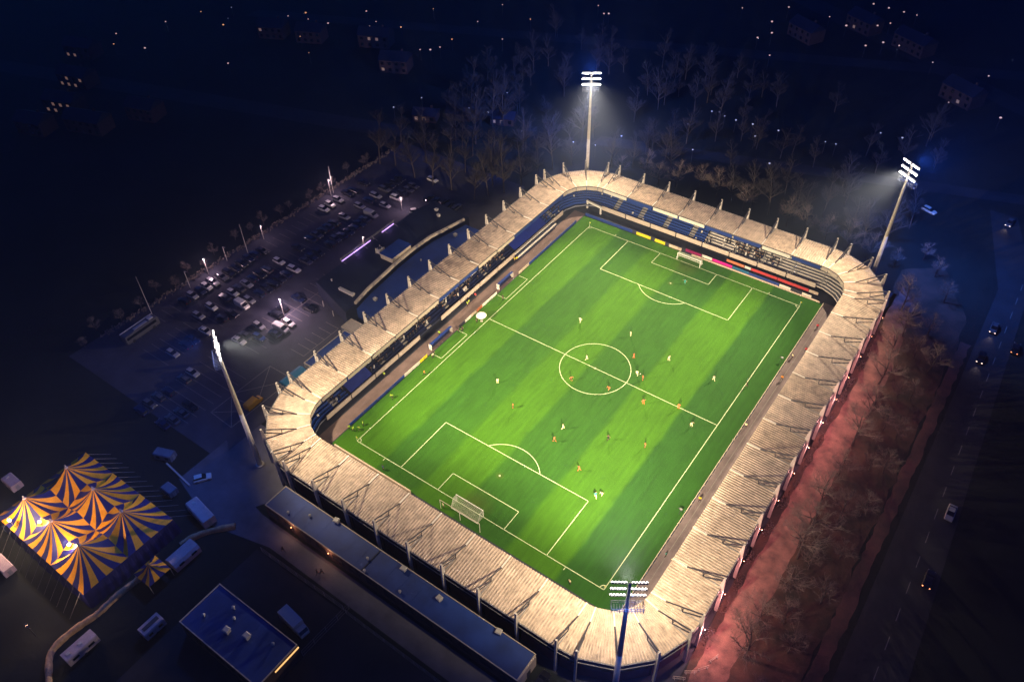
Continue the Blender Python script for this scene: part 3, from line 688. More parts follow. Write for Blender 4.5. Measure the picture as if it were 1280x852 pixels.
# ------------------------------------------------------------------ people
def skin_body(pose):
    """one continuous body grown over a posed skeleton; regions coloured by nearest bone"""
    bm = bmesh.new(); J = {}
    lf, rf, la, ra, lean = pose
    def add(n, co, r): v = bm.verts.new(co); J[n] = (v, r, Vector(co)); return v
    h = 0.0
    add('pel', (0, 0, 0.98), (0.15, 0.12)); add('waist', (lean*0.3, 0, 1.14), (0.135, 0.105)); add('chest', (lean, 0, 1.36), (0.17, 0.125)); add('neck', (lean*1.15, 0, 1.54), (0.06, 0.06))
    add('head', (lean*1.3+0.02, 0, 1.66), (0.095, 0.085)); add('crown', (lean*1.3+0.01, 0, 1.78), (0.07, 0.07))
    for s, n, leg, arm in ((1, 'l', lf, la), (-1, 'r', rf, ra)):
        add(n+'hip', (0, s*0.11, 0.90), (0.105, 0.10)); kx, kz, fx, fz = leg
        add(n+'knee', (kx, s*0.12, kz), (0.07, 0.07)); add(n+'ank', (fx, s*0.12, fz+0.09), (0.045, 0.045)); add(n+'toe', (fx+0.17, s*0.13, fz+0.045), (0.04, 0.035))
        ex, ey, ez, hx, hy, hz_ = arm
        add(n+'sh', (lean, s*0.20, 1.43), (0.07, 0.07)); add(n+'el', (lean+ex, s*(0.20+ey), ez), (0.05, 0.05)); add(n+'ha', (lean+hx, s*(0.20+hy), hz_), (0.036, 0.036))
    E = [('pel', 'waist', 1), ('waist', 'chest', 1), ('chest', 'neck', 1), ('neck', 'head', 0), ('head', 'crown', 4)]
    for n in 'lr': E += [('pel', n+'hip', 2), (n+'hip', n+'knee', 2), (n+'knee', n+'ank', 3), (n+'ank', n+'toe', 5), ('chest', n+'sh', 1), (n+'sh', n+'el', 1), (n+'el', n+'ha', 0)]
    for a, b, _ in E: bm.edges.new((J[a][0], J[b][0]))
    bm.verts.index_update(); me = bpy.data.meshes.new('body'); idx = {n: J[n][0].index for n in J}; bm.to_mesh(me); bm.free()
    o = bpy.data.objects.new('body', me); COL.objects.link(o)
    o.modifiers.new('s', 'SKIN'); sv = me.skin_vertices[0].data
    for n in J: sv[idx[n]].radius = J[n][1]; sv[idx[n]].use_root = n == 'pel'
    ss = o.modifiers.new('u', 'SUBSURF'); ss.levels = 1; ss.render_levels = 1
    dg = bpy.context.evaluated_depsgraph_get(); out = bpy.data.meshes.new_from_object(o.evaluated_get(dg)); bpy.data.objects.remove(o); out.name = 'body'
    out.materials.clear()
    for m in ('skin', 'kit_white', 'kit_white', 'kit_white', 'hair', 'kit_black'): out.materials.append(M[m])
    for p in out.polygons:
        c = p.center; best = (9, 0)
        for a, b, reg in E:
            A, B = J[a][2], J[b][2]; t = max(0, min(1, (c-A).dot(B-A)/max(1e-9, (B-A).length_squared))); d = (c-(A+(B-A)*t)).length
            if reg == 1 and a.endswith('sh') and t > 0.75: reg2 = 0
            elif reg == 2 and a.endswith('hip') and t > 0.8: reg2 = 0
            else: reg2 = reg
            if d < best[0]: best = (d, reg2)
        p.material_index = best[1]
        p.use_smooth = True
    return out
POSES = [skin_body(p) for p in (
    ((0.05, 0.5, 0.02, 0), (0.05, 0.5, -0.04, 0), (-0.04, 0.06, 1.16, 0.06, 0.06, 0.93), (-0.04, 0.06, 1.16, 0.06, 0.06, 0.93), 0.02),
    ((0.20, 0.53, 0.28, 0.0), (-0.05, 0.5, -0.32, 0.06), (-0.16, 0.05, 1.2, -0.06, 0.05, 1.0), (0.14, 0.05, 1.2, 0.30, 0.0, 1.12), 0.06),
    ((0.36, 0.66, 0.20, 0.24), (-0.10, 0.5, -0.46, 0.20), (-0.24, 0.06, 1.22, -0.10, 0.06, 1.02), (0.16, 0.06, 1.20, 0.36, -0.02, 1.26), 0.14),
    ((0.14, 0.52, 0.08, 0), (-0.02, 0.5, -0.2, 0.02), (-0.10, 0.16, 1.22, 0.02, 0.26, 1.02), (0.02, 0.2, 1.26, 0.16, 0.3, 1.2), 0.05))]
HAIR = MB().dome((0.02, 0, 1.70), 0.105, 0.13, 10, 3).mesh('hair', 'hair')
LEANS = (0.02, 0.06, 0.14, 0.05)
def person(x, y, rz, pose, shirt, shorts, socks, label, group, z=0.016, cat='person'):
    T = thing('person', label, cat, (x, y, z), rz, group)
    T.scale = (1.28, 1.28, 1.04)
    b = link('body', POSES[pose], T)
    for i, m in ((1, shirt), (2, shorts), (3, socks)): setmat(b, i, m)
    link('hair', HAIR, T, (LEANS[pose]*1.3, 0, 0))
    return T
rp = random.Random(8)
wl_, ol_ = 'footballer in pale yellow-white kit on the open pitch', 'footballer in orange shirt on the open pitch'
WH = [(-12.5, 12.7), (1.5, 15.6), (-3.4, 1.3), (10.1, 3.8), (-17.5, -18.5), (14.3, 13.0), (26.9, 12.9), (29.1, -3.9), (4.3, -21.8), (21.9, -33.2)]
OR = [(6.4, 8.7), (-2.6, -7.3), (6.9, -4.8), (12.1, 3.1), (16.2, -4.0), (-9.5, -23.1), (24.0, -0.5), (4.8, -26.2), (14.1, -30.1), (23.1, -15.7)]
SPEC = {(-3.4, 1.3): 'footballer in pale kit standing inside the centre circle', (21.9, -33.2): 'footballer in pale kit by the penalty area corner beside a crouching figure',
        (29.1, -3.9): 'footballer in pale kit just past the halfway line near the right touchline', (-17.5, -18.5): 'footballer in pale kit alone on the dugout side',
        (4.3, -21.8): 'footballer in pale kit running beside an orange opponent near the penalty arc', (26.9, 12.9): 'footballer in pale kit in the dark grass stripe by the railing side'}
SPO = {(-2.6, -7.3): 'footballer in orange at the rim of the centre circle, dugout side', (24.0, -0.5): 'footballer in orange standing on the halfway line', (-9.5, -23.1): 'footballer in orange outside the penalty arc, dugout side',
       (4.8, -26.2): 'footballer in orange beside a pale opponent near the penalty arc', (14.1, -30.1): 'footballer in orange just outside the penalty area line'}
for k, (x, y) in enumerate(WH): person(x, y, rp.uniform(0, 6.28), rp.choice((0, 1, 2, 3)), 'kit_white', 'kit_white', 'kit_white', SPEC.get((x, y), wl_), 'players in pale kit')
for k, (x, y) in enumerate(OR): person(x, y, rp.uniform(0, 6.28), rp.choice((0, 1, 2, 3)), 'kit_orange', 'kit_black' if k % 2 else 'kit_orange', 'kit_orange', SPO.get((x, y), ol_), 'players in orange')
person(21.0, -34.4, 2.2, 2, 'kit_teal', 'kit_white', 'kit_white', 'figure in green top bending beside a pale footballer at the penalty corner', 'players in pale kit')
person(14.9, -18.7, 1.0, 1, 'kit_black', 'kit_black', 'kit_black', 'referee in black walking in the open pitch', 'match officials')
person(34.6, 15.4, 3.0, 1, 'kit_black', 'kit_black', 'kit_black', 'assistant referee in dark kit on the railing-side touchline', 'match officials')
person(-34.8, -16.2-10.5, 0.4, 1, 'vest_orange', 'kit_black', 'kit_black', 'assistant referee in orange on the dugout-side touchline', 'match officials')
person(3.5, 43.4, -1.6, 3, 'kit_teal', 'kit_teal', 'kit_teal', 'goalkeeper in teal standing before the far goal', 'goalkeepers')
person(-35.9, -3.1, 0.1, 0, 'kit_black', 'kit_black', 'kit_black', 'person in black standing beside the white parasol', 'people on the touchline')
person(-35.6, 8.6, 0.2, 0, 'kit_black', 'kit_black', 'kit_black', 'person in black standing before the shorter dugout', 'people on the touchline')
for x, y in ((-37.0, -20.6), (-37.4, -19.8), (-37.6, -9.0), (-37.0, -8.2)): person(x, y, rp.uniform(-0.5, 0.5), 0, rp.choice(('kit_white', 'cloth_dark')), 'cloth_dark', 'cloth_dark', 'substitute standing at the end of the longer dugout', 'people on the touchline')
for x, y in ((-36.2, -37.5), (-36.0, -48.2), (-36.6, -50.8), (-35.6, -49.8), (-37.8, -51.0)): person(x, y, rp.uniform(0, 6), rp.choice((0, 1)), 'hi_vis', 'cloth_dark', 'cloth_dark', 'warming-up player in lime bib by the blue boards', 'people in lime bibs')
for x, y, m, w in ((41.2, 46.0, 'vest_red', 'steward in red top on the grey walkway'), (42.0, 35.6, 'vest_red', 'steward in red top on the grey walkway'), (40.8, 22.6, 'vest_orange', 'steward in orange top on the grey walkway'),
                (40.0, 31.5, 'kit_white', 'steward in pale top on the grey walkway'), (39.8, 3.0, 'kit_white', 'steward in pale top on the grey walkway'), (40.2, -22.3, 'board_yellow', 'steward in yellow top on the grey walkway'),
                (42.6, -20.0, 'kit_white', 'steward in pale top on the grey walkway'), (40.6, -38.8, 'kit_teal', 'steward in green top on the grey walkway'), (42.4, -39.3, 'kit_white', 'steward in pale top on the grey walkway'), (43.0, 51.6, 'hi_vis', 'steward in lime vest at the end of the grey walkway')):
    person(x, y, rp.uniform(0, 6), 0, m, 'cloth_dark', 'cloth_dark', w, 'stewards along the walkway', 0.01)
for x, y in ((38.2, 28.9), (38.2, -27.4)):
    T = thing('tripod_camera', 'camera on a tripod at the railing beside the pitch', 'camera', (x, y, 0.016), 0, 'cameras by the railing')
    for a in (0.3, 2.4, 4.5): MB().tube((math.cos(a)*0.55, math.sin(a)*0.55, 0), (0, 0, 1.3), 0.035, n=5).build('leg', 'steel_dark', T)
    MB().box((0, 0, 1.48), (0.6, 0.26, 0.32)).build('camera_body', 'steel_grey', T)
    MB().tube((-0.3, 0, 1.48), (-0.6, 0, 1.48), 0.1, n=8).build('lens', 'steel_dark', T)
for k, (x, y, m) in enumerate(((-41.0, -13.0, 'hi_vis'), (-42.2, 0.8, 'hi_vis'), (-42.4, 1.7, 'hi_vis'), (-42.6, 5.0, 'vest_red'), (-42.9, -33.0, 'hi_vis'), (-43.0, 24.6, 'board_yellow'), (-42.6, 25.2, 'board_yellow'))):
    person(x, y, rp.uniform(0, 6), 0, m, 'cloth_dark', 'cloth_dark', 'steward in %s vest in front of the dugout-side seats' % {'hi_vis': 'lime', 'vest_red': 'red', 'board_yellow': 'yellow'}[m], 'stewards by the long stand', 0.012)
person(-5.0, -55.6, 1.2, 0, 'kit_white', 'cloth_dark', 'cloth_dark', 'photographer in white behind the goal and ball stop frame', 'people behind the goal')
person(27.7, -55.4, 1.2, 0, 'kit_white', 'cloth_dark', 'cloth_dark', 'ball boy in white between penalty area and corner flag', 'people behind the goal')
person(-22.9, -55.4, 1.2, 0, 'board_blue', 'cloth_dark', 'cloth_dark', 'ball boy in blue by the low beige wall', 'people behind the goal')
for k, (x, y) in enumerate(((-25.9, -83.4), (-15.4, -82.5), (-16.0, -83.1))): person(x, y, 0.5*k, 1, 'cloth_dark', 'cloth_dark', 'cloth_dark', 'passer-by in dark clothes on the street behind the blue-roofed building', 'people on the street', 0.01)
BALL = MB((10.6, 4.6, 0.13)); BALL.dome((10.6, 4.6, 0.13), 0.12, 0.12, 8, 3).dome((10.6, 4.6, 0.13), 0.12, -0.10, 8, 3); tag(BALL.build('football', 'goal_white', smooth=True), 'white football on the grass at the centre circle', 'ball')
# ------------------------------------------------------------------ buildings
def roof_vent(x, y, z, label, group, s=1.0, kind=0):
    T = thing('roof_vent', label, 'vent', (x, y, z), rp.uniform(-0.2, 0.2), group)
    if kind == 0:
        MB().box((0, 0, 0.35*s), (0.9*s, 0.8*s, 0.7*s)).build('housing', 'metal_unit', T); MB().box((0, 0, 0.78*s), (1.15*s, 1.05*s, 0.14*s), 0, 0.7).build('cowl', 'metal_unit', T)
    else:
        MB().tube((0, 0, 0), (0, 0, 0.6*s), 0.16*s, n=8).build('pipe', 'metal_unit', T); MB().dome((0, 0, 0.55*s), 0.3*s, 0.22*s, 8, 3).build('cowl', 'metal_unit', T)
def flat_building(name, label, x0, x1, y0, y1, h, roof, wall, winsides=(), cap='parapet_cap', nwin=8, group=None, lit=()):
    c = ((x0+x1)/2, (y0+y1)/2, 0); T = thing(name, label, 'building', c, 0, group)
    MB(c).prism(rect(x0, x1, y0, y1), 0, h-0.12).build('wall', wall, T)
    R_ = MB(c).prism(rect(x0+0.18, x1-0.18, y0+0.18, y1-0.18), h-0.12, h).build('roof', roof, T)
    for a in ((x0, x1, y0, y0+0.18), (x0, x1, y1-0.18, y1), (x0, x0+0.18, y0+0.18, y1-0.18), (x1-0.18, x1, y0+0.18, y1-0.18)):
        MB(c).prism(rect(*a), h-0.12, h+0.16).build('parapet', cap, R_)
    if x1-x0 > 10:
        n = int((x1-x0)/3.7)
        for k in range(1, n): MB(c).box((x0+(x1-x0)*k/n, (y0+y1)/2, h+0.012), (0.14, y1-y0-0.5, 0.03)).build('felt_seam', roof, R_)
    for side in winsides:
        for k in range(nwin):
            u = (k+0.5)/nwin
            if side in 'SN': x = x0+(x1-x0)*u; y = y0-0.03 if side == 'S' else y1+0.03; d = ((x1-x0)/nwin*0.6, 0.08, 1.4)
            else: y = y0+(y1-y0)*u; x = x0-0.03 if side == 'W' else x1+0.03; d = (0.08, (y1-y0)/nwin*0.6, 1.4)
            MB(c).box((x, y, h*0.55), d).build('window', 'window_lit' if (side, k) in lit else 'glass_dark', T)
    return T
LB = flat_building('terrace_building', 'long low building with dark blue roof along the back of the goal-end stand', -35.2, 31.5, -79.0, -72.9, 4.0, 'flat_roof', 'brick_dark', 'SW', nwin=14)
MB(LB.location).prism(rect(31.5, 31.62, -78.8, -73.1), 0, 3.9).build('end_wall', 'plaster', LB)
MB(LB.location).box((31.66, -75.6, 1.1), (0.06, 1.1, 2.2)).build('door', 'steel_dark', LB)
MB(LB.location).box((-7.0, -75.95, 4.06), (0.25, 5.6, 0.12)).build('roof_seam', 'flat_roof_dark', LB)
for x, y, k, w in ((-0.1, -73.7, 0, 'small pale vent on the long blue roof, close to the stand'), (9.9, -74.6, 0, 'pale box vent on the long blue roof with dark patches around'), (23.4, -73.5, 0, 'pale box vent on the long blue roof towards the plaster end wall'),
                (-29.3, -77.6, 1, 'faint round pipe vent on the long blue roof near its street end'), (-24.9, -75.5, 1, 'faint round pipe vent midway over the long blue roof'), (-19.3, -73.2, 0, 'pale double vent on the long blue roof under a fin'), (-6.3, -78.5, 1, 'round pipe vent at the street edge of the long blue roof'), (-7.7, -76.1, 1, 'round pipe vent beside the dark roof seam'), (2.6, -77.9, 1, 'round pipe vent over the street, past the dark seam')):
    roof_vent(x, y, 4.0, w, 'vents on the long blue roof', 1.1, k)
def wall_lamp(x, y, z, nx, ny, w, col, label, group, m='lamp_orange', r=0.1):
    T = thing('wall_lamp', label, 'lamp', (x, y, z), math.atan2(ny, nx), group)
    MB().box((0.08, 0, 0.1), (0.16, 0.1, 0.1)).build('bracket', 'steel_dark', T)
    MB().box((0.24, 0, 0), (0.16, 0.2, 0.16), 0, 0.7).build('lamp_glass', m, T)
    if w: point_light('lamp_light', (0.75, 0, -0.1), w, col, T, r)
for x in (-27.0, -16.0): wall_lamp(x, -79.05, 3.0, 0, -1, 160, (1, 0.45, 0.22), 'orange wall lamp on the street face of the long blue-roofed building', 'street lamps on the long building')

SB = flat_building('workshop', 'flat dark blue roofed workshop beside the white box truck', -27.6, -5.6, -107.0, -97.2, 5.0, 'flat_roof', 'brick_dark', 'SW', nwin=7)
MB(SB.location).box((-5.5, -100.1, 4.2), (0.12, 5.8, 0.35)).build('light_strip', 'lit_strip', SB)
for x, y, k, w in ((-24.5, -103.5, 1, 'small pipe vent on the workshop roof towards the tent'), (-18.4, -103.0, 0, 'small pale vent in the middle of the workshop roof'), (-14.4, -101.6, 0, 'larger pale vent beside the smear on the workshop roof'), (-21.0, -99.2, 1, 'round pipe vent along the workshop roof edge'), (-9.2, -99.8, 1, 'round pipe vent near the lit strip'), (-19.2, -100.6, 1, 'round pipe vent amid the workshop roof')):
    roof_vent(x, y, 5.0, w, 'vents on the workshop roof', 1.2, k)

# lounge with the curved parapet behind the long stand
cv = [(-64.4, -20.1), (-65.7, -13.6), (-66.3, -6.8), (-67.0, -0.2), (-67.3, 7.5), (-66.9, 15.3), (-65.3, 22.0), (-64.0, 27.7)]
c = (-70, 0, 0); LG = thing('lounge_building', 'flat-roofed lounge with curved pale parapet, neon strip and rooftop plant', 'building', c)
foot = [(-80.6, -19.2)] + [(-64.4, -24.0)] + cv + [(-64.0, 30.0), (-78.5, 31.0), (-80.6, 24.0)]
MB(c).prism(foot, 0, 4.9).build('wall', 'wall_navy', LG)
MB(c).prism([(lambda p: (c[0]+(p[0]-c[0])*0.985, c[1]+(p[1]-c[1])*0.99))(p) for p in foot], 4.9, 5.02).build('roof', 'flat_roof_dark', LG)
pp = MB(c)
for a, b in zip(cv[:-1], cv[1:]):
    d = Vector((b[0]-a[0], b[1]-a[1])).normalized(); n = Vector((-d.y, d.x))*0.32
    pp.prism([(a[0]-n.x, a[1]-n.y), (b[0]-n.x, b[1]-n.y), (b[0]+n.x, b[1]+n.y), (a[0]+n.x, a[1]+n.y)], 4.95, 5.75)
pp.build('curved_parapet', 'parapet_cap', LG)
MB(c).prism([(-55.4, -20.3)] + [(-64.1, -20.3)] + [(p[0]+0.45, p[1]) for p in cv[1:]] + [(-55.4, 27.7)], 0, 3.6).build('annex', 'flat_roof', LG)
for k in range(9): MB(c).box((-80.66, -15+5.2*k, 2.2), (0.1, 3.4, 2.0)).build('window', 'glass_dark', LG)
for k in range(4): MB(c).box((-78+3.4*k, -19.85-0.99*k-0.05, 2.2), (2.2, 0.1, 2.0), R(-16.5)).build('window', 'glass_dark', LG)
rail = MB(c)
for z in (5.9, 6.3): rail.tube((-80.9, -9, z), (-80.9, 14.4, z), 0.05)
for k in range(6): rail.tube((-80.9, -8.6+4.5*k, 5.0), (-80.9, -8.6+4.5*k, 6.3), 0.06).tube((-80.9, -8.6+4.5*k, 5.6), (-79.0, -8.6+4.5*k, 5.05), 0.05)
rail.build('sign_frame', 'steel_grey', LG)
for y0, y1 in ((-8.6, 3.6), (8.6, 13.9)): MB(c).box((-80.7, (y0+y1)/2, 5.35), (0.16, y1-y0, 0.26)).build('neon_strip', 'neon', LG)
point_light('neon_light', (-80.4+70, -2.5, 5.9), 90, (0.5, 0.3, 1.0), LG, 0.5); point_light('neon_light', (-80.4+70, 11.3, 5.9), 45, (0.5, 0.3, 1.0), LG, 0.5)
T = thing('rooftop_plant', 'pale metal plant room with dark top on the lounge roof', 'plant room', (-70.3, 3.3, 5.02))
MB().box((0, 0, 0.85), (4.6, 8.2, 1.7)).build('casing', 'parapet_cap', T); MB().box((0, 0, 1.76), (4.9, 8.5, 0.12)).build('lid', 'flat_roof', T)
T = thing('air_handler', 'framed cubic air handler beside the rooftop plant room', 'air unit', (-74.4, 1.0, 5.02))
MB().box((0, 0, 0.9), (1.5, 1.7, 1.5)).build('casing', 'metal_unit', T)
for sx in (-1, 1):
    for sy in (-1, 1): MB().box((sx*0.85, sy*0.95, 0.95), (0.12, 0.12, 1.9)).build('frame_post', 'metal_unit', T)
MB().tube((0, 0, 1.66), (0, 0, 1.9), 0.55, n=10).build('fan_cowl', 'steel_dark', T)
T = thing('roof_duct', 'long pale duct lying on the lounge roof near its end wall', 'duct', (-69.8, -17.9, 5.02))
MB().box((0, 0, 0.4), (5.4, 0.8, 0.7)).build('casing', 'metal_unit', T); MB().box((2.5, 0, 0.8), (0.8, 0.9, 0.3)).build('cowl', 'metal_unit', T)
for x, y, z, w in ((-62.3, -14.6, 3.6, 'pale dome vent on the annex roof'), (-63.2, 6.0, 3.6, 'small pale vent on the annex roof below the parapet'), (-62.6, 21.4, 3.6, 'pale chimney vent at the far end of the annex roof'), (-77.0, -16.5, 5.02, 'tiny pipe vent near the lounge roof corner'), (-72.0, 25.0, 5.02, 'small vent towards the wood on the lounge roof'), (-74.5, 27.0, 5.02, 'small vent on the lounge roof corner by the wood')):
    roof_vent(x, y, z, w, 'vents on the lounge roofs', 1.0, int(x) % 2)
flat_building('porch', 'small lit porch roof between lounge and long stand', -63.0, -58.7, -27.6, -23.6, 3.0, 'parapet_cap', 'cladding', '')
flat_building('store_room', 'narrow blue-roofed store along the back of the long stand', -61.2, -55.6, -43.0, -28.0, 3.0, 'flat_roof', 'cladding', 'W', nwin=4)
T = thing('entrance_canopy', 'rounded blue canopy behind the long stand by the corner', 'canopy', (-60.2, -47.6, 0))
mb = MB(); prof = [(-1.9, 2.2), (-1.5, 2.75), (-0.6, 3.1), (0.6, 3.1), (1.5, 2.75), (1.9, 2.2)]; vs = [(x, s*3.4, z) for s in (-1, 1) for x, z in prof]; n = len(prof)
mb.add(vs, [(i, i+1, n+i+1, n+i) for i in range(n-1)] + [tuple(range(n-1, -1, -1)), tuple(range(n, 2*n)), (0, n, 2*n-1, n-1)]); mb.build('cover', 'board_teal', T)
for sx in (-1, 1):
    for sy in (-1, 1): MB().tube((sx*1.7, sy*3.1, 0), (sx*1.7, sy*3.1, 2.2), 0.07).build('post', 'steel_grey', T)
for x, y in ((-75.9, -22.0), (-70.6, -23.4)):
    T = thing('bollard', 'pale bollard on the tarmac before the lounge end wall', 'bollard', (x, y, 0), 0, 'bollards before the lounge')
    MB().tube((0, 0, 0), (0, 0, 1.9), 0.16, 0.13, 8).build('post', 'steel_white', T); MB().dome((0, 0, 1.9), 0.15, 0.12, 8, 3).build('cap', 'steel_white', T)
# wall lamps along the outside of the cycle-path stand
for k in range(13):
    y = -52.5+8.75*k+0.9
    wall_lamp(54.6, y, 5.4, 1, 0, (3200, 1500, 800, 700, 500, 800, 1100, 1500, 1600, 1100, 700, 450, 300)[k], (1.0, 0.36, 0.33), 'small orange lamp on a fin of the stand over the cycle path', 'lamps over the cycle path', r=0.2)

# ------------------------------------------------------------------ circus
TX0, TX1, TY0, TY1 = -80.4, -48.4, -114.2, -92.8
XS = (-75.0, -65.0, -55.0); YS = (-108.8, -99.0)
xb = (TX0, -70.0, -60.0, TX1); yb = (TY0, -103.9, TY1)
TT = thing('circus_tent', 'six-peaked circus tent striped blue and orange', 'tent', (-64.4, -103.5, 0), 0)
TO = TT.location.copy()
def bz(x, y):      # height of the canvas along the cell borders
    ex = min(x-TX0, TX1-x) < 0.01; ey = min(y-TY0, TY1-y) < 0.01
    if ex or ey: return 4.3
    dx = min(abs(x-p) for p in XS)/5; dy = min(abs(y-p) for p in YS)/5
    return 6.9-2.6*min(1, dx*dy*1.15)-0.3*max(dx, dy)
for ci, px in enumerate(XS):
    for cj, py in enumerate(YS):
        x0, x1, y0, y1 = xb[ci], xb[ci+1], yb[cj], yb[cj+1]
        PK = link('tent_peak', None, TT, tuple(Vector((px, py, 0))-TO)); PO = Vector((px, py, 0))
        bp_ = []
        nS = 6
        for a, b in (((x0, y0), (x1, y0)), ((x1, y0), (x1, y1)), ((x1, y1), (x0, y1)), ((x0, y1), (x0, y0))):
            for k in range(nS): bp_.append(lerp2(a, b, k/nS))
        for k in range(len(bp_)):
            a, b = bp_[k], bp_[(k+1) % len(bp_)]; za, zb = bz(*a), bz(*b); mb = MB(PO); vs = []
            for t in (0.03, 0.12, 0.25, 0.42, 0.62, 0.82, 1.0):
                for q, zq in ((a, za), (b, zb)):
                    p = lerp2((px, py), q, t); vs.append((p[0], p[1], zq+(9.3-zq)*(1-t)**1.6))
            fs = [(2*i, 2*i+1, 2*i+3, 2*i+2) for i in range(6)]
            mb.add(vs, fs); mb.build('stripe_panel', 'canvas_orange' if k % 2 else 'canvas_blue', PK, smooth=True)
        MB(PO).tube((px, py, 0), (px, py, 10.0), 0.14, n=8).build('king_pole', 'steel_grey', PK)
        MB(PO).tube((px, py, 9.05), (px, py, 9.4), 0.40, 0.3, 10).build('peak_ring', 'canvas_pale', PK)
for a, b in (((TX0, TY0), (TX1, TY0)), ((TX1, TY0), (TX1, TY1)), ((TX1, TY1), (TX0, TY1)), ((TX0, TY1), (TX0, TY0))):
    mb = MB(TO); n = 24; vs = []
    for k in range(n+1):
        p = lerp2(a, b, k/n); off = 0.18 if k % 2 else -0.05; cx, cy = TO.x, TO.y; d = Vector((p[0]-cx, p[1]-cy)).normalized()
        vs += [(p[0]+d.x*0.7+d.x*off, p[1]+d.y*0.7+d.y*off, 0), (p[0], p[1], 4.3)]
    mb.add(vs, [(2*k, 2*k+2, 2*k+3, 2*k+1) for k in range(n)]); mb.build('side_wall', 'canvas_blue', TT)
for k in range(14):
    for sy, yy_ in ((-1, TY0), (1, TY1)):
        x = TX0+1+2.3*k; MB(TO).tube((x, yy_, 4.25), (x, yy_+sy*4.2, 0), 0.035, n=4).build('guy_rope', 'steel_grey', TT)
T = thing('entrance_tent', 'small orange and blue striped entrance canopy beside the circus tent', 'tent', (-42.8, -102.8, 0)); TE = T.location.copy()
pts = [lerp2(a, b, k/4) for a, b in (((-2.6, -2.6), (2.6, -2.6)), ((2.6, -2.6), (2.6, 2.6)), ((2.6, 2.6), (-2.6, 2.6)), ((-2.6, 2.6), (-2.6, -2.6))) for k in range(4)]
for k in range(16):
    a, b = pts[k], pts[(k+1) % 16]; vs = []
    for t in (0.02, 0.2, 0.5, 1.0):
        for q in (a, b): vs.append((q[0]*t, q[1]*t, 2.8+2.6*(1-t)**1.7))
    MB().add(vs, [(2*i, 2*i+1, 2*i+3, 2*i+2) for i in range(3)]).build('stripe_panel', 'canvas_orange' if k % 2 else 'canvas_blue', T, smooth=True)
MB().tube((0, 0, 0), (0, 0, 5.7), 0.09).build('pole', 'steel_grey', T)
for sx in (-1, 1):
    for sy in (-1, 1): MB().tube((sx*2.5, sy*2.5, 0), (sx*2.5, sy*2.5, 2.85), 0.06).build('leg', 'steel_grey', T)
for x, y, z, w in ((-74.3, -113.4, 7.2, 420), (-68.6, -110.0, 7.3, 300), (-58.4, -109.6, 7.3, 420)):
    T = thing('flood_lamp', 'glowing lamp on a pole lighting the striped circus canvas', 'lamp', (x, y, 0), 0, 'lamps over the circus canvas')
    MB().tube((0, 0, 0), (0, 0, z), 0.08, n=6).build('pole', 'steel_grey', T); mb = MB(); mb.dome((0, 0, z), 0.36, 0.36, 16, 5).dome((0, 0, z), 0.36, -0.36, 16, 5); mb.build('lamp_globe', 'lamp_warm', T, smooth=True)
    point_light('lamp_light', (0, -0.4, z+0.9), w*9.5, (1.0, 0.64, 0.40), T, 0.45)
T = thing('site_lamp', 'dark twin-headed lamp stand on the grass by the curved tan screen', 'lamp', (-51.6, -124.3, 0))
MB().tube((0, 0, 0), (0, 0, 4.2), 0.07).build('pole', 'steel_dark', T)
for s in (-0.4, 0.4): MB().box((s, 0, 4.3), (0.6, 0.5, 0.28)).build('lamp_head', 'steel_dark', T); MB().box((s, 0, 4.13), (0.45, 0.36, 0.05)).build('lamp_glass', 'lamp_warm', T)
point_light('lamp_light', (0, 0, 3.9), 420, (1.0, 0.55, 0.30), T)
def screen(pts, label):
    c = Vector((*pts[len(pts)//2], 0)); T = thing('canvas_screen', label, 'screen', c)
    sp = []
    for i in range(len(pts)-1):
        p0 = pts[max(0, i-1)]; p1 = pts[i]; p2 = pts[i+1]; p3 = pts[min(len(pts)-1, i+2)]
        for k in range(6):
            t = k/6; sp.append(tuple(0.5*((2*p1[d])+(-p0[d]+p2[d])*t+(2*p0[d]-5*p1[d]+4*p2[d]-p3[d])*t*t+(-p0[d]+3*p1[d]-3*p2[d]+p3[d])*t**3) for d in (0, 1)))
    sp.append(pts[-1]); rr = random.Random(4); vs = []; prof = [(-0.55, 0.0), (-0.5, 0.7), (-0.25, 1.15), (0.2, 1.2), (0.5, 0.8), (0.55, 0.0)]; n = len(prof)
    for i, p in enumerate(sp):
        q = sp[min(i+1, len(sp)-1)]; o_ = sp[max(0, i-1)]; d = Vector((q[0]-o_[0], q[1]-o_[1])).normalized(); nn = Vector((-d.y, d.x)); f = 1+rr.uniform(-0.12, 0.12)
        for u, z in prof: vs.append((p[0]+nn.x*u*f, p[1]+nn.y*u*f, z*f))
    MB(c).add(vs, [(i*n+k, i*n+k+1, (i+1)*n+k+1, (i+1)*n+k) for i in range(len(sp)-1) for k in range(n-1)]).build('canvas', 'canvas_tan', T, smooth=True)
    for i in range(0, len(sp), 6): MB(c).tube((*sp[i], 0), (*sp[i], 1.5), 0.05).build('stake', 'steel_grey', T)
screen([(-39.5, -128.8), (-43.0, -126.8), (-45.9, -124.5), (-46.5, -121.2), (-46.2, -117.9), (-45.6, -114.6), (-45.8, -111.0), (-45.7, -107.4), (-45.3, -104.6)], 'long curved tan canvas screen beside the circus tent')
screen([(-44.9, -95.0), (-44.5, -92.9), (-42.8, -89.5), (-39.0, -85.1)], 'short curved tan canvas screen leading from the arched hut to the street')
point_light('spill', (-2.4, 2.0, 4.5), 260, (1.0, 0.6, 0.35), bpy.data.objects['canvas_screen'], 0.5)
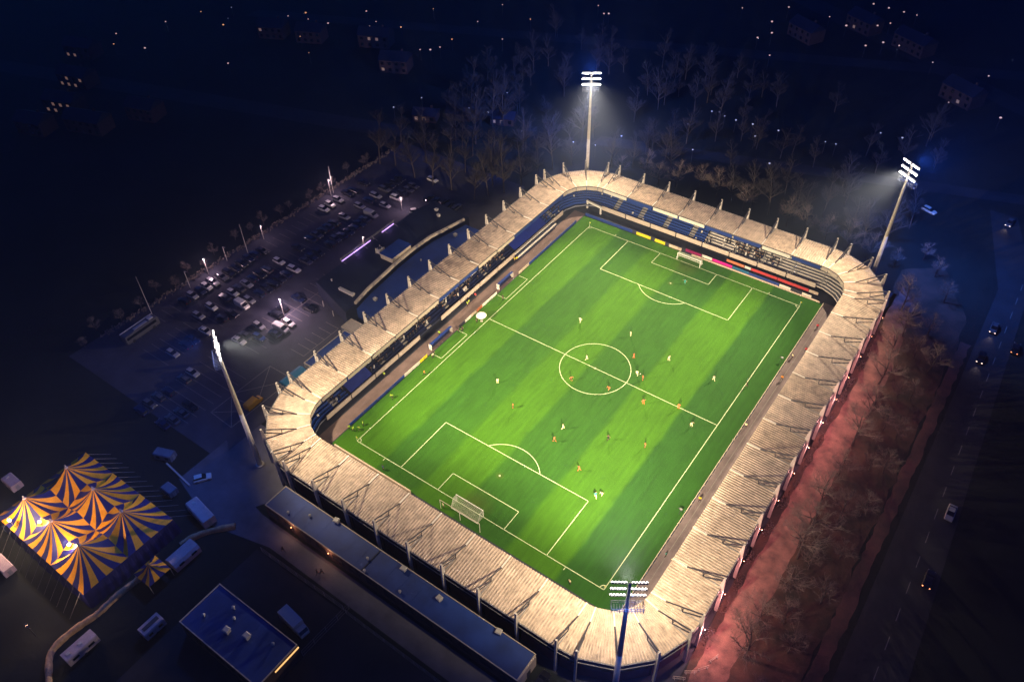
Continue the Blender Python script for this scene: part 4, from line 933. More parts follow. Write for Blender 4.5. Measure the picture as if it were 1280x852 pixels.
def caravan(x, y, L, Wd, h, rz, label, m='canvas_pale', arch=False, skylights=0):
    T = thing('caravan' if not arch else 'arched_hut', label, 'caravan' if not arch else 'hut', (x, y, 0), rz)
    if arch: prof = [(-Wd/2, 0.3), (-Wd/2, h*0.65), (-Wd*0.34, h*0.88), (0, h), (Wd*0.34, h*0.88), (Wd/2, h*0.65), (Wd/2, 0.3)]
    else: prof = [(-Wd/2, 0.55), (-Wd/2, h*0.9), (-Wd*0.42, h), (Wd*0.42, h), (Wd/2, h*0.9), (Wd/2, 0.55)]
    n = len(prof); vs = [(s*L/2, u, z) for s in (-1, 1) for u, z in prof]
    MB().add(vs, [tuple(range(n)), tuple(range(2*n-1, n-1, -1))] + [(i, n+i, n+(i+1) % n, (i+1) % n) for i in range(n)]).build('body', m, T)
    for s in (-1, 1):
        for k in range(2): MB().box((-L/4+k*L/2, s*(Wd/2+0.02), h*0.62), (L*0.2, 0.05, 0.6)).build('window', 'car_glass', T)
        if not arch: MB().tube((0, s*(Wd/2-0.12), 0.36), (0, s*(Wd/2+0.06), 0.36), 0.36, n=12).build('wheel', 'tyre', T)
    MB().box((L/2+0.03, 0, h*0.5), (0.06, 0.8, h*0.6)).build('door', 'steel_grey', T)
    for k in range(skylights): MB().box((-L/3+k*L/2.6, 0, h+0.06), (0.7, 0.6, 0.12)).build('skylight', 'metal_unit', T)
caravan(-41.8, -96.4, 6.2, 3.6, 2.7, PI/2, 'arched pale hut between the two tan screens', arch=True)
caravan(-41.3, -120.7, 6.4, 2.5, 2.6, PI/2, 'pinkish caravan parked along the curved tan screen', skylights=2)
caravan(-33.6, -110.1, 4.4, 2.6, 2.5, PI/2, 'pale trailer with a dark opening between workshop and tent', skylights=0)
MB().box((0, 0, 2.53), (3.4, 0.9, 0.05)).build('dark_hatch', 'steel_dark', bpy.data.objects['caravan.001'])
caravan(-47.0, -87.5, 7.4, 2.9, 2.8, R(-8), 'large pale trailer parked beyond the tent near the street', skylights=1)
caravan(-70.6, -119.6, 5.0, 2.4, 2.5, R(0), 'pinkish caravan behind the lamp-lit edge of the tent')
caravan(-89.4, -106.8, 4.2, 2.5, 2.5, R(0), 'lone pale caravan beyond the far edge of the tent', skylights=1)
caravan(-58.0, -87.5, 3.2, 2.2, 2.2, R(0), 'small bluish trailer between tent and car park', 'cladding')
caravan(-67.3, -81.8, 4.6, 2.3, 2.4, R(20), 'dim bluish trailer at the car park edge', 'cladding')
# ------------------------------------------------------------------ vehicles
def loft(sections, m, name, parent, smooth=True):
    """sections: list of (x, [(y, z)...]) rings"""
    n = len(sections[0][1]); vs = [(x, y, z) for x, r in sections for y, z in r]
    fs = [(i*n+k, i*n+(k+1) % n, (i+1)*n+(k+1) % n, (i+1)*n+k) for i in range(len(sections)-1) for k in range(n)]
    fs += [tuple(range(n-1, -1, -1)), tuple(range((len(sections)-1)*n, len(sections)*n))]
    o = MB().add(vs, fs).build(name, m, parent); return o
def hull(w, z0, z1): return [(-w, z0+0.12), (-w*0.9, z0), (w*0.9, z0), (w, z0+0.12), (w, z1-0.14), (w*0.86, z1), (-w*0.86, z1), (-w, z1-0.14)]
def proto_car(kind):
    T = link('parked_car', None); 
    if kind == 'hatch': L, W_, zb, zr = 4.0, 0.87, 0.86, 1.46; body = [(-2.0, .8, .55, .8), (-1.9, .86, .3, .92), (-1.2, .88, .22, .92), (0.7, .88, .22, .92), (1.5, .86, .22, .84), (1.95, .80, .3, .74), (2.03, .7, .42, .62)]; cab = [(-1.95, .70, .95), (-1.65, .68, 1.40), (-0.9, .66, 1.47), (0.1, .66, 1.44), (0.95, .72, .90)]
    elif kind == 'saloon': body = [(-2.25, .78, .5, .85), (-2.15, .86, .3, .95), (-1.2, .89, .22, .95), (0.9, .89, .22, .92), (1.7, .87, .22, .84), (2.2, .80, .3, .74), (2.28, .7, .42, .62)]; cab = [(-1.75, .74, .95), (-1.05, .66, 1.38), (-0.3, .65, 1.43), (0.25, .65, 1.40), (1.1, .72, .90)]
    elif kind == 'estate': body = [(-2.3, .8, .5, .9), (-2.2, .88, .3, .98), (-1.2, .91, .25, .98), (0.9, .91, .25, .95), (1.7, .88, .25, .9), (2.2, .82, .32, .8), (2.3, .7, .45, .66)]; cab = [(-2.22, .74, .98), (-1.95, .70, 1.48), (-0.8, .68, 1.56), (0.2, .68, 1.52), (1.05, .74, .94)]
    else: body = [(-2.45, .9, .5, 1.3), (-2.4, .95, .3, 1.95), (-1.0, .97, .25, 2.0), (0.9, .97, .25, 1.98), (1.15, .96, .25, 1.5), (1.75, .95, .25, 1.15), (2.35, .88, .32, .98), (2.45, .78, .45, .8)]; cab = None
    bd = loft([(x, hull(w, a, b)) for x, w, a, b in body], 'paint_white', 'body', T)
    if cab:
        secs = []
        for i, (x, w, z) in enumerate(cab):
            secs.append((x, [(-w*1.06, 0.86), (w*1.06, 0.86), (w, z-0.03), (w*0.86, z), (-w*0.86, z), (-w, z-0.03)]))
        loft(secs, 'car_glass', 'cabin_glass', T)
        mid = cab[1:4]; secs = [(x, [(-w*0.92, z-0.05), (w*0.92, z-0.05), (w*0.88, z+0.012), (-w*0.88, z+0.012)]) for x, w, z in mid]
        loft(secs, 'paint_white', 'roof', T)
    else:
        loft([(1.0, [(-.86, 1.1), (.86, 1.1), (.84, 1.9), (-.84, 1.9)]), (1.24, [(-.86, 1.1), (.86, 1.1), (.84, 1.52), (-.84, 1.52)]), (1.72, [(-.86, 1.1), (.86, 1.1), (.84, 1.19), (-.84, 1.19)])], 'car_glass', 'cabin_glass', T)
        MB().box((-0.7, 0, 2.0), (3.0, 1.6, 0.05)).build('roof', 'paint_white', T)
    fx = 1.35; rx = -1.3
    whl = MB(); whl.tube((0, -0.1, 0), (0, 0.1, 0), 0.31, n=14); wm = whl.mesh('wheel', 'tyre'); rm = MB().tube((0, -0.11, 0), (0, 0.11, 0), 0.19, n=10).mesh('rim', 'rim')
    for x in (fx, rx):
        for s in (-1, 1): w = link('wheel', wm, T, (x, s*0.82, 0.31)); link('rim', rm, w)
    xe = body[-2][0]+0.02; xb_ = body[1][0]-0.06
    for s in (-1, 1): MB().box((xe-0.02, s*0.6, 0.64), (0.14, 0.32, 0.14)).build('headlight', 'head_glass', T); MB().box((xb_+0.02, s*0.66, 0.78), (0.12, 0.22, 0.2)).build('tail_light', 'tail_glass', T)
    return T
PROTO = {k: proto_car(k) for k in ('hatch', 'saloon', 'estate', 'van')}
USED = set()
NAMES = {'white': 'white', 'silver': 'silver', 'grey': 'dark grey', 'black': 'black', 'navy': 'navy', 'red': 'dark red', 'yellow': 'yellow', 'blue': 'blue'}
KN = {'hatch': 'hatchback', 'saloon': 'saloon', 'estate': 'estate car', 'van': 'van'}
def car(x, y, rz, kind, colour, where, group='cars parked outside the stadium', z=0.012, label=None):
    if kind in USED: o = copy_tree(PROTO[kind])
    else: o = PROTO[kind]; USED.add(kind)
    o.location = (x, y, z); o.rotation_euler.z = rz
    o.name = 'parked_van' if kind == 'van' else 'parked_car'
    tag(o, label or '%s %s %s' % (NAMES[colour], KN[kind], where), 'van' if kind == 'van' else 'car', group)
    for ch in o.children:
        if ch.data.name.startswith(('body', 'roof')): setmat(ch, 0, 'paint_'+colour)
    return o
rc = random.Random(21); DK = ['black', 'grey', 'navy', 'black', 'navy', 'black', 'grey']; KD = ['hatch', 'saloon', 'estate', 'hatch', 'saloon']
def fill(x, y0, y1, step, lit, where, face, p=0.9):
    """a parking row along y; lit: {slot y: (kind, colour)} for the cars the lamps pick out"""
    ly = sorted(lit)
    for yv in ly:
        k, cl = lit[yv]; car(x+rc.uniform(-0.2, 0.2), yv, face+rc.uniform(-0.05, 0.05), k, cl, where)
    y = y0
    while y < y1:
        if all(abs(y-v) > 2.3 for v in ly) and rc.random() < p:
            car(x+rc.uniform(-0.4, 0.4), y+rc.uniform(-0.15, 0.15), face+rc.choice((0, PI))+rc.uniform(-0.04, 0.04), rc.choice(KD), rc.choice(DK), where)
        y += step
fill(-110.2, -43, -12, 2.6, {-40.3: ('hatch', 'silver'), -35.3: ('hatch', 'white'), -33.0: ('estate', 'silver'), -29.9: ('estate', 'grey')}, 'in the lamp-lit row along the dark field', 0)
fill(-110.4, 12.3, 36, 2.7, {12.3: ('hatch', 'white'), 15.4: ('hatch', 'white'), 18.8: ('hatch', 'silver')}, 'in the row along the dark field past the gap', 0)
fill(-101.6, -46, 40, 2.6, {-45.0: ('hatch', 'silver'), -40.4: ('hatch', 'white'), -32.9: ('hatch', 'white'), -27.9: ('saloon', 'silver'), -15.2: ('hatch', 'white'), 12.8: ('hatch', 'silver'), 20.1: ('hatch', 'silver'), 27.5: ('estate', 'silver')}, 'in the double row, field side', 0, 0.86)
fill(-95.0, -60, 40, 2.6, {-58.7: ('hatch', 'silver'), -48.0: ('saloon', 'white'), -35.0: ('van', 'white'), -32.4: ('hatch', 'silver'), -15.3: ('estate', 'white'), 18.5: ('van', 'silver'), 24.9: ('hatch', 'silver'), 30.3: ('estate', 'white')}, 'in the double row, lounge side', 0, 0.82)
fill(-84.4, -43, -22, 2.7, {-45.4: ('saloon', 'white'), -38.3: ('hatch', 'silver')}, 'in the middle row facing the stadium', 0, 0.9)
fill(-78.3, -38, -31, 2.6, {-32.8: ('hatch', 'white'), -35.6: ('van', 'white')}, 'in the short row nearest the lounge wall', 0, 0.9)
car(-78.2, -25.3, 0.05, 'hatch', 'black', 'alone past the painted cross line, nearest the lounge')
car(-80.8, -41.4, 0.05, 'hatch', 'blue', 'behind the white van in the short row')
fill(-84.6, -76, -58, 2.6, {-60.4: ('hatch', 'silver')}, 'in the dark row beside the floodlight mast', 0, 0.8)
fill(-76.0, -76, -68, 2.6, {}, 'in the dark row nearest the hatched rectangle', 0, 0.9)
fill(-92.0, 43, 47, 3, {45.5: ('hatch', 'white')}, 'at the wooded end of the car park', 0, 0.5)
car(-84.6, 28.2, 0.9, 'hatch', 'white', 'behind the lounge roof beside a lamp'); car(-79.1, 34.2, 0.2, 'saloon', 'grey', 'under the trees behind the lounge')
for k in range(5): car(-86+2.8*k, 36.5+rc.uniform(-1, 1), PI/2+rc.uniform(-0.1, 0.1), rc.choice(KD), rc.choice(DK), 'under the trees at the wood edge')
car(-55.3, -80.9, R(55), 'hatch', 'white', 'alone by the low kerb beyond the tent')
car(-63.3, -58.6, PI/2+0.05, 'van', 'yellow', 'on the painted hatched rectangle')
car(34.2, -75.4, PI/2, 'estate', 'black', 'parked by the plaster end wall of the long building')
car(50.6, 118.2, R(-20), 'estate', 'white', 'alone on the dark lane past the wood')
for x, y, rz, c_, w in ((79.7, 71.8, -PI/2, 'grey', 'driving on the dark road past the wood, headlamps on'), (79.6, 58.2, -PI/2, 'black', 'driving on the dark road behind another, headlamps on'), (72.6, 125.0, -PI/2-0.1, 'grey', 'driving far down the dark road, headlamps on'), (85.6, 5.0, -PI/2, 'silver', 'on the dark road beyond the footpath'), (86.2, -13.8, PI/2, 'black', 'on the dark road with glowing tail lamps'), (86.0, 66.5, PI/2, 'black', 'driving away on the dark road with tail lamps lit')):
    o = car(x, y, rz, 'saloon', c_, w, 'cars driving on the road', 0.014)
    o.name = 'driving_car'
    for ch in o.children:
        if ch.name.startswith('headlight') and 'headlamps' in w: setmat(ch, 0, 'lamp_head')
        if ch.name.startswith('tail_light') and 'tail' in w: setmat(ch, 0, 'lamp_tail')
    if 'headlamps' in w:
        d = bpy.data.lights.new('headlamp_beam', 'SPOT'); d.energy = 160; d.color = (1, 0.72, 0.6); d.spot_size = R(60); d.spot_blend = 0.8
        L = link('headlamp_beam', d, o, (2.5, 0, 0.75)); L.rotation_euler = (R(78), 0, -PI/2)
# box truck
T = thing('box_truck', 'white box truck parked beside the blue-roofed workshop', 'truck', (-11.3, -93.6, 0), R(-6))
MB().box((-0.9, 0, 2.0), (5.0, 2.3, 2.3)).build('cargo_box', 'paint_white', T)
loft([(1.75, hull(1.05, 0.5, 2.25)), (2.6, hull(1.05, 0.5, 2.2)), (3.2, hull(1.0, 0.5, 1.45)), (3.35, hull(0.95, 0.55, 1.2))], 'paint_white', 'cab', T)
loft([(2.62, [(-.95, 1.3), (.95, 1.3), (.92, 2.16), (-.92, 2.16)]), (3.22, [(-.95, 1.3), (.95, 1.3), (.92, 1.48), (-.92, 1.48)])], 'car_glass', 'windscreen', T)
MB().box((0, 0, 0.62), (6.2, 0.9, 0.3)).build('chassis', 'steel_dark', T)
for x in (2.5, -2.0):
    for s in (-1, 1): MB().tube((x, s*0.85, 0.42), (x, s*1.1, 0.42), 0.42, n=14).build('wheel', 'tyre', T)
# coach at the field edge
T = thing('coach', 'long coach parked at the dark field edge beside a tall pole', 'bus', (-109.3, -58.3, 0), PI/2+0.03)
loft([(-5.3, hull(1.15, 0.5, 2.9)), (-5.1, hull(1.25, 0.35, 3.1)), (4.9, hull(1.25, 0.35, 3.1)), (5.3, hull(1.2, 0.4, 2.6)), (5.4, hull(1.1, 0.5, 1.6))], 'paint_grey', 'body', T)
for s in (-1, 1): MB().box((-0.2, s*1.25, 2.1), (9.4, 0.06, 0.9)).build('side_window', 'car_glass', T)
MB().box((-0.2, 1.0, 3.14), (10.2, 0.3, 0.08)).build('roof_rail', 'paint_white', T); MB().box((3.6, -0.2, 3.2), (1.4, 1.1, 0.22)).build('roof_hatch', 'paint_white', T); MB().box((0.2, -0.4, 3.18), (4.2, 0.9, 0.14)).build('luggage_pod', 'paint_silver', T)
for x in (-3.2, 3.3):
    for s in (-1, 1): MB().tube((x, s*0.95, 0.5), (x, s*1.27, 0.5), 0.5, n=14).build('wheel', 'tyre', T)

# ------------------------------------------------------------------ lamps and poles
def street_lamp(x, y, h, label, w=0, col=(1, 0.7, 0.55), arm=0.5, rz=0.0, group='lamp posts round the car park', lit=True):
    T = thing('street_lamp', label, 'street lamp', (x, y, 0), rz, group)
    MB().tube((0, 0, 0), (0, 0, h), 0.11, 0.07, 8).build('pole', 'steel_white', T)
    MB().tube((0, 0, h-0.05), (arm, 0, h+0.1), 0.05).build('arm', 'steel_white', T)
    mb = MB(); mb.box((arm+0.2, 0, h+0.14), (0.7, 0.3, 0.14)); hd = mb.build('lamp_head', 'steel_grey', T)
    mb = MB(); mb.dome((arm+0.2, 0, h+0.05), 0.22, -0.14, 8, 3); mb.dome((arm+0.2, 0, h+0.05), 0.22, 0.03, 8, 2); mb.build('lamp_glass', 'lamp_warm' if lit else 'glass_dark', hd)
    if w: point_light('lamp_light', (arm+0.25, 0, h-0.35), w, col, T, 0.2)
PK = (1.0, 0.66, 0.76)
street_lamp(-82.3, -31.1, 6.2, 'lit lamp post at the painted cross line amid the parked cars', 4200, PK)
street_lamp(-115.1, -30.8, 5.9, 'lit lamp post at the field edge behind the white hatchback', 1300, PK)
street_lamp(-114.6, 19.8, 6.2, 'lit lamp post at the field edge past the gap in the row', 1300, PK)
street_lamp(-89.3, 26.7, 5.0, 'lit lamp post beside the white car behind the lounge roof', 1000, PK)
street_lamp(-114.7, -9.6, 5.2, 'lamp post at the field edge beside the gap in the row', 350, PK)
street_lamp(-84.5, 4.0, 5.0, 'lamp post between neon strip and the double row', 500, PK)
for x, y, h, w in ((-114.3, -38.1, 6.2, 'unlit lamp post at the field edge near the coach end'), (-115.6, -23.4, 5.2, 'unlit lamp post between two lit ones at the field edge')): street_lamp(x, y, h, w, 0, lit=False)
for x, y, h, w in ((-113.6, -51.8, 13.5, 'tall thin pole beside the coach'), (-113.4, -17.2, 10.5, 'tall thin pole at the field edge amid the lamp posts'), (-115.2, 21.5, 10.0, 'tall thin pole beside a lit lamp post past the gap')):
    T = thing('flagpole', w, 'pole', (x, y, 0), 0, 'tall poles along the field edge'); MB().tube((0, 0, 0), (0, 0, h), 0.10, 0.05, 8).build('shaft', 'steel_white', T); MB().dome((0, 0, h), 0.1, 0.1, 8, 3).build('finial', 'steel_white', T)

# far lights: small street lamps, each its own
FLP = MB().tube((0, 0, 0), (0, 0, 4.8), 0.07, 0.05, 6).mesh('pole', 'steel_dark')
FLH = {m: MB().dome((0, 0, 4.95), 0.42, 0.28, 8, 3).dome((0, 0, 4.95), 0.42, -0.28, 8, 3).mesh('lamp_head', m) for m in ('lamp_far', 'lamp_far_blue', 'lamp_far_orange')}
def far_lamp(x, y, m, s, label, group):
    T = thing('distant_lamp', label, 'street lamp', (x, y, 0), 0, group)
    link('pole', FLP, T); h = link('lamp_head', FLH[m], T); h.scale = (s, s, s); h.location.z = 4.95*(1-s)
FARL = [(-282.7, 55.2), (-258.4, 52.7), (-249.3, 87.9), (-215.5, 62.3), (-240.6, 101.9), (-231.7, 110.8), (-227.6, 117.9), (-221.1, 113.2), (-210.0, 114.8), (-275.0, 75.9), (-273.7, 47.8),
        (-204.9, 134.4), (-191.5, 122.2), (-192.8, 127.8), (-179.1, 129.1), (-156.6, 115.7), (-152.9, 118.0), (-151.0, 122.1), (-151.8, 131.2), (-154.0, 152.3), (-156.2, 174.0), (-133.5, 142.9), (-135.6, 167.0), (-111.2, 189.9), (-109.4, 191.1), (-118.2, 196.6)]
FARM = [(-102.7, 103.7), (-131.7, 71.1), (-127.8, 82.7), (-107.5, 86.0), (-99.6, 87.4), (-81.0, 82.5), (-49.7, 99.0), (-61.6, 86.2), (-54.1, 88.6), (-34.2, 119.3), (-31.2, 132.6), (-28.7, 133.5), (-25.8, 131.8), (-21.2, 131.3), (-15.0, 131.8), (-10.9, 124.3), (-5.7, 132.4), (10.6, 133.8), (14.1, 134.2), (24.3, 150.0), (31.5, 150.7), (-24.8, 104.2), (0.3, 110.1)]
FARR = [(-61.9, 228.6), (-44.8, 240.4), (-44.8, 221.2), (-40.2, 209.9), (-43.3, 202.1), (-32.3, 188.5), (-26.5, 227.6), (-25.8, 239.4), (-16.5, 233.9), (-14.4, 263.9), (-7.3, 262.8), (-0.4, 261.7), (5.3, 261.1), (-1.6, 246.3), (-5.4, 240.9), (-3.1, 218.1), (8.3, 225.4), (1.9, 225.1), (23.9, 216.6), (33.8, 203.7), (37.8, 185.5), (44.8, 215.7), (55.9, 183.6)]
for k, (x, y) in enumerate(FARL): far_lamp(x, y, 'lamp_far_orange' if k % 4 == 2 else 'lamp_far', rc.uniform(0.55, 1.15), 'far street lamp glinting in the dark town beyond the car park', 'lamps in the dark town')
for k, (x, y) in enumerate(FARM): far_lamp(x, y, 'lamp_far_blue', rc.uniform(0.5, 0.95), 'pale path lamp glinting among the bare trees of the wood', 'lamps in the wood')
for k, (x, y) in enumerate(FARR): far_lamp(x, y, 'lamp_far', rc.uniform(0.65, 1.2), 'pinkish street lamp glinting along the boulevard past the wood', 'lamps along the boulevard')
for k in range(16): far_lamp(rc.uniform(-330, -150), rc.uniform(70, 190), 'lamp_far_orange' if k % 3 == 0 else 'lamp_far_blue', rc.uniform(0.3, 0.6), 'faint lamp glinting in the dark town beyond the car park', 'faint lamps in the dark town')

# far houses
def house(x, y, L, Wd, h, rz, label, litw, rt=2.6):
    T = thing('house', label, 'house', (x, y, 0), rz, 'houses in the dark town')
    MB().prism(rect(-L/2, L/2, -Wd/2, Wd/2), 0, h).build('wall', 'brick_dark', T)
    a = [(-L/2-.3, -Wd/2-.4, h), (L/2+.3, -Wd/2-.4, h), (L/2+.3, Wd/2+.4, h), (-L/2-.3, Wd/2+.4, h), (-L/2-.3, 0, h+rt), (L/2+.3, 0, h+rt)]
    rf = MB().add(a, [(0, 1, 5, 4), (2, 3, 4, 5), (0, 4, 3), (1, 2, 5), (3, 2, 1, 0)]).build('roof', 'flat_roof_dark', T)
    MB().box((L*0.25, 0.6, h+rt), (0.7, 0.7, 1.6)).build('chimney', 'brick_dark', rf)
    n = max(2, int(L/3))
    for s in (-1, 1):
        for k in range(n):
            for zz in ((1.5, 4.1) if h > 4.5 else (1.5,)):
                MB().box((-L/2+(k+0.5)*L/n, s*(Wd/2+0.03), zz), (1.2, 0.08, 1.2)).build('window', 'window_lit' if (s < 0 and rc.random() < litw) else 'glass_dark', T)
    MB().box((0, -Wd/2-0.04, 1.0), (0.95, 0.08, 2.0)).build('door', 'steel_dark', T)
for x, y, L, rz, lw in ((-246, 6, 14, 0.3, 0.7), (-240, -10, 12, 0.3, 0.1), (-224, 2, 16, 0.3, 0.0), (-262, 22, 14, 0.25, 0.3), (-214, 20, 12, 0.3, 0.0), (-230, 100, 12, 0.4, 0.2), (-212, 106, 12, 0.4, 0.1), (-184, 118, 14, 0.4, 0.2), (-160, 104, 12, 0.4, 0.1), (-286, 40, 14, 0.3, 0.2),
                      (-30, 224, 14, -0.5, 0.1), (-12, 246, 14, -0.5, 0.2), (12, 236, 16, -0.5, 0.0), (40, 200, 14, -0.5, 0.1), (92, 92, 12, -0.1, 0.2)):
    house(x, y, L, 8, 5.4, rz, 'dark gabled house %s with %s' % ('beyond the wood' if x > -100 else ('along the far road' if y < 60 else 'in the town beyond the car park'), 'a row of lit windows' if lw > 0.5 else ('no lit windows' if lw == 0 else 'a few lit windows')), lw)
for x, y in ((-112, 86), (-122, 78), (-96, 92)): house(x, y, 9, 6, 2.8, 0.4, 'low dark cabin at the edge of the wood', 0.3, 1.8)

# ------------------------------------------------------------------ bare trees
def tree_mesh(seed, h, spread, depth=5, leader=False):
    rr = random.Random(seed); tr = MB(); tw = MB()
    def grow(p, d, L, r, lev):
        segs = 2 if lev < 3 else 1; q = p; dd = d; pts = [p]
        for k in range(segs):      # slightly crooked limbs
            dd = (dd + Vector((rr.uniform(-.16, .16), rr.uniform(-.16, .16), rr.uniform(-.04, .10)))*(1 if lev else 0.35)).normalized()
            q2 = q + dd*L/segs; r0 = r*(1-0.34*k/segs); r1 = r*(1-0.34*(k+1)/segs)
            (tr if lev < 2 else tw).tube(q, q2, r0, r1, 5 if lev < 2 else 3, cap=False); q = q2; pts.append(q)
        if lev == depth: return
        n = (3 if lev < 3 else 2) + (1 if rr.random() < 0.5 else 0)
        if lev == 0: n = 9 if leader else 6
        for k in range(n):
            a = rr.uniform(0, 2*PI) if lev else 2*PI*k/n*1.62+rr.uniform(-.4, .4)
            ax = Vector((math.cos(a), math.sin(a), rr.uniform(-0.15, 0.4)))
            nd = (dd*(0.55 if lev else 0.5) + ax*spread*(1.25 if lev == 0 else 1) + Vector((0, 0, 0.10))).normalized()
            t = rr.uniform(0.42, 1.0) if lev == 0 else rr.uniform(0.45, 1.0)
            i = min(segs-1, int(t*segs)); st = pts[i] + (pts[i+1]-pts[i])*(t*segs-i)
            sc = (1.25-0.75*t) if lev == 0 else 1
            grow(st, nd, L*rr.uniform(0.55, 0.8)*(0.72 if lev == 0 else 1)*(sc if leader else 1), r*rr.uniform(0.42, 0.6), lev+1)
        if lev < 3: grow(q, dd, L*(0.6 if lev else 0.55), r*0.62, lev+1)
    grow(Vector((0, 0, -0.1)), Vector((rr.uniform(-.05, .05), rr.uniform(-.05, .05), 1)).normalized(), h*(0.56 if leader else 0.40), h*0.017, 0)
    return tr.mesh('trunk', 'bark', True), tw.mesh('crown', 'twig_shaded' if leader else 'twig')
TREES = [tree_mesh(s, h, sp) for s, h, sp in ((1, 12, 0.7), (2, 13.5, 0.62), (3, 11, 0.8), (4, 14, 0.6), (5, 12, 0.75))]
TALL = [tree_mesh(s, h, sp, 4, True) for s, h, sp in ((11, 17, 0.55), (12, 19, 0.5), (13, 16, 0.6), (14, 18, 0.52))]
def tree(x, y, pool, s, label, group):
    a, b = rc.choice(pool); T = thing('bare_tree', label, 'tree', (x, y, 0), rc.uniform(0, 6.28), group); T.scale = (s, s, s*rc.uniform(0.9, 1.1))
    link('trunk', a, T); link('crown', b, T)
for x, y in ((-34.0, 88.4), (-21.8, 86.9), (-14.8, 90.0), (-8.4, 89.3), (16.6, 86.5), (28.8, 86.5), (36.0, 84.5), (-27.5, 85.5), (22.5, 85.0), (42.5, 83.5), (-40.5, 84.0), (2.0, 86.5)): tree(x, y, TREES, rc.uniform(0.8, 1.05), 'round-crowned bare tree just behind the goal-end stand roof', 'round bare trees behind the goal end')
for x, y in ((-3.4, 89.8), (3.4, 89.5), (9.5, 89.5), (17.6, 90.4), (19.0, 93.3), (39.5, 88.1), (7.1, 95), (34, 93), (44, 92), (-28, 95), (-40, 90), (-46, 86)): tree(x, y, TALL, rc.uniform(0.62, 0.85), 'slender bare tree in the belt behind the goal-end stand', 'slender bare trees behind the goal end')
for x, y in ((-114.8, 44.0), (-109.5, 46.3), (-98.5, 43.9), (-83.1, 44.7), (-73.3, 44.5), (-70.6, 48.5), (-67.3, 52.9), (-65.3, 59.9), (-63.9, 67.9), (-90.2, 43.5), (-62, 74), (-58, 80)): tree(x, y, TALL, rc.uniform(0.7, 0.95), 'slender bare tree along the wooded end of the car park', 'slender bare trees at the car park end')
for x, y in ((62.1, -8.0), (62.4, -17.2), (62.9, -23.8), (63.8, -32.3), (62.2, -41.4), (61.1, 34.9), (62.4, 22.9), (62.2, 12.0), (62.6, 2.0), (60.8, 55.9), (57.5, 66.0), (62.6, -49.5), (60.4, 45)): tree(x, y, TREES, rc.uniform(0.9, 1.2), 'bare tree in the row along the red cycle path', 'bare trees along the cycle path')
for x, y in ((70.0, -18.8), (70.4, -30.8), (69.0, -44), (70.2, -6), (70.5, 8), (69.8, 20), (69, 34), (70, 46), (66, 60), (66, 76), (61, 86), (56, 92), (50, 84)): tree(x, y, TREES, rc.uniform(0.6, 0.85), 'bare tree on the dark verge between cycle path and footpath', 'bare trees on the verge')
for k in range(8): tree(66.2+rc.uniform(-1.6, 1.6), -55+15*k+rc.uniform(-2, 2), TREES, rc.uniform(0.6, 0.9), 'bare tree on the leaf-strewn bank beside the cycle path', 'bare trees on the bank')
for k in range(80):
    x = rc.uniform(-125, 62); y = rc.uniform(97, 175)
    if y < 97 - 0.28*x*0 and x < -60: y += 0
    tree(x, y, TALL, rc.uniform(0.5, 0.8), 'bare tree deep in the dark wood beyond the stadium', 'bare trees in the dark wood')
for k in range(26): tree(rc.uniform(-122, -62), rc.uniform(52, 96), TALL, rc.uniform(0.7, 1.0), 'bare tree in the dark wood beyond the car park', 'bare trees in the dark wood')
for k in range(22): tree(rc.uniform(-122, -117), -70+6*k+rc.uniform(-2, 2), TREES, rc.uniform(0.35, 0.5), 'small bare tree in the hedge line at the dark field edge', 'small bare trees at the field edge')
# hedge, fences, kerb
hd = MB((-117, -5, 0)); rr = random.Random(2)
for k in range(900):
    x = -116.6+rr.uniform(-0.7, 0.7); y = rr.uniform(-66, 55); z = rr.uniform(0.2, 1.4); a = rr.random()*3
    hd.quad((x-.25*math.cos(a), y-.25*math.sin(a), z-.2), (x+.25*math.cos(a), y+.25*math.sin(a), z-.15), (x+.2*math.cos(a), y+.25*math.sin(a), z+.25), (x-.2*math.cos(a), y-.25*math.sin(a), z+.2))
o = tag(hd.build('hedge', 'twig'), 'low ragged leafless hedge along the field edge of the car park', 'hedge')
def fence(pts, h, label, m='steel_grey', step=2.5):
    c = Vector((*pts[0], 0)); T = thing('fence', label, 'fence', c)
    for a, b in zip(pts[:-1], pts[1:]):
        n = max(1, int(math.dist(a, b)/step))
        for k in range(n+1): p = lerp2(a, b, k/n); MB(c).tube((*p, 0), (*p, h), 0.05, n=5).build('post', m, T)
        for z in (0.15, h*0.55, h-0.05): MB(c).tube((*a, z), (*b, z), 0.03, n=4).build('rail', m, T)
fence([(-5.3, -84.9), (-5.7, -97.0)], 2.0, 'thin mesh fence between the truck yard and the dark lot')
fence([(-29.5, -86.0), (-6, -85.7)], 1.8, 'thin fence along the street edge of the truck yard')
fence([(-5.0, -86.0), (33, -86.3)], 1.6, 'thin fence along the street edge of the dark lot')
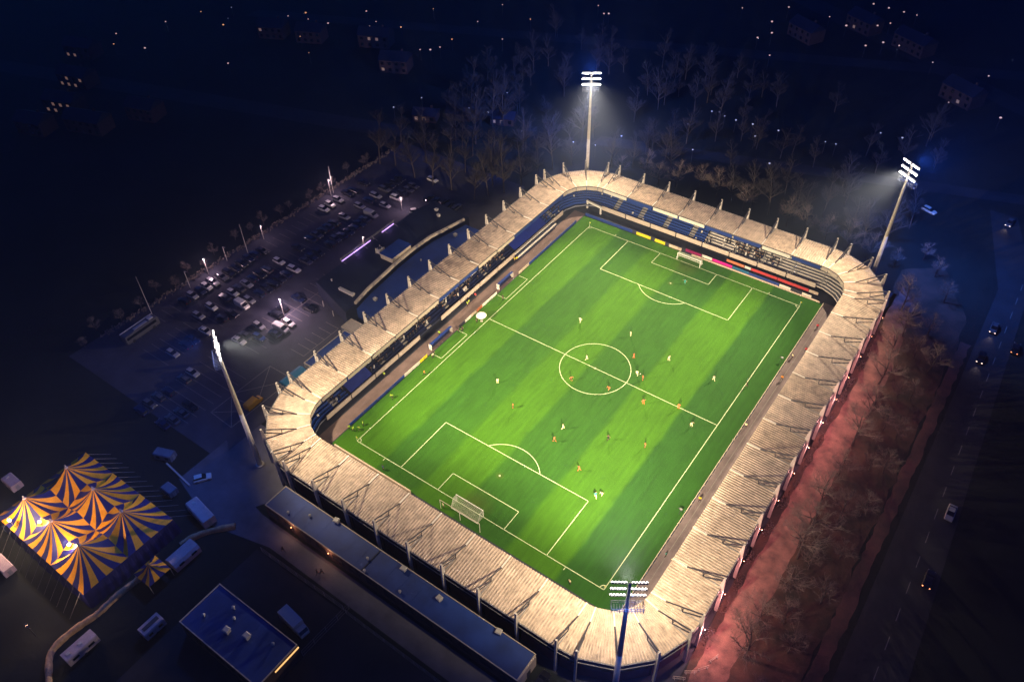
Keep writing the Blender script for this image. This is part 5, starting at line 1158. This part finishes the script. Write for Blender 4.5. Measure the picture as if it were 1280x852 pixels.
MB_k = MB((-60, -83, 0)); MB_k.add([(-66.0, -82.6, 0), (-56.2, -83.6, 0), (-56.2, -84.0, 0), (-66.0, -83.0, 0), (-66.0, -82.6, .35), (-56.2, -83.6, .35), (-56.2, -84.0, .35), (-66.0, -83.0, .35)], [(3,2,1,0),(4,5,6,7),(0,1,5,4),(1,2,6,5),(2,3,7,6),(3,0,4,7)])
tag(MB_k.build('kerb', 'plaster'), 'pale kerb strip between the tent site and the dark car rows', 'kerb')
# shrubs at the foot of the cycle-path stand, leaf litter on the verge
rr = random.Random(9)
for k in range(15):
    c = (55.4+rr.uniform(-.2, .3), -50+7.4*k+rr.uniform(-1, 1), 0); mb = MB(c)
    for q in range(70):
        x = c[0]+rr.gauss(0, .45); y = c[1]+rr.gauss(0, 1.1); z = abs(rr.gauss(0.6, .4)); a = rr.random()*3.1
        mb.quad((x-.16*math.cos(a), y-.16*math.sin(a), z-.1), (x+.16*math.cos(a), y+.16*math.sin(a), z-.06), (x+.14*math.cos(a), y+.16*math.sin(a), z+.16), (x-.14*math.cos(a), y-.16*math.sin(a), z+.12))
    T = thing('shrub', 'low scrubby shrub at the foot of the cycle-path stand', 'shrub', c, 0, 'shrubs along the stand foot'); mb.build('foliage', 'twig', T)
    for q in range(3): MB(c).tube((c[0], c[1], 0), (c[0]+rr.uniform(-.4, .4), c[1]+rr.uniform(-.6, .6), 1.2), .03, .01, 4).build('stem', 'bark', T)
# trodden crowd equipment outside the maroon corner: barriers
for k, (x, y, a) in enumerate(((55.8, -58.0, 0.6), (57.4, -56.0, 0.9), (54.6, -60.2, 0.5), (58.2, -53.2, 1.2))):
    T = thing('crowd_barrier', 'loose steel crowd barrier outside the maroon corner stand', 'barrier', (x, y, 0), a, 'barriers outside the maroon corner')
    MB().tube((-1.1, 0, 1.05), (1.1, 0, 1.05), 0.03).tube((-1.1, 0, 0.2), (1.1, 0, 0.2), 0.03).tube((-1.1, 0, 0.2), (-1.1, 0, 1.05), 0.03).tube((1.1, 0, 0.2), (1.1, 0, 1.05), 0.03).build('frame', 'steel_white', T)
    for q in range(7): MB().tube((-0.85+0.28*q, 0, 0.2), (-0.85+0.28*q, 0, 1.05), 0.015, n=4).build('bar', 'steel_white', T)
    for s in (-0.8, 0.8): MB().box((s, 0, 0.1), (0.08, 0.6, 0.2)).build('foot', 'steel_grey', T)
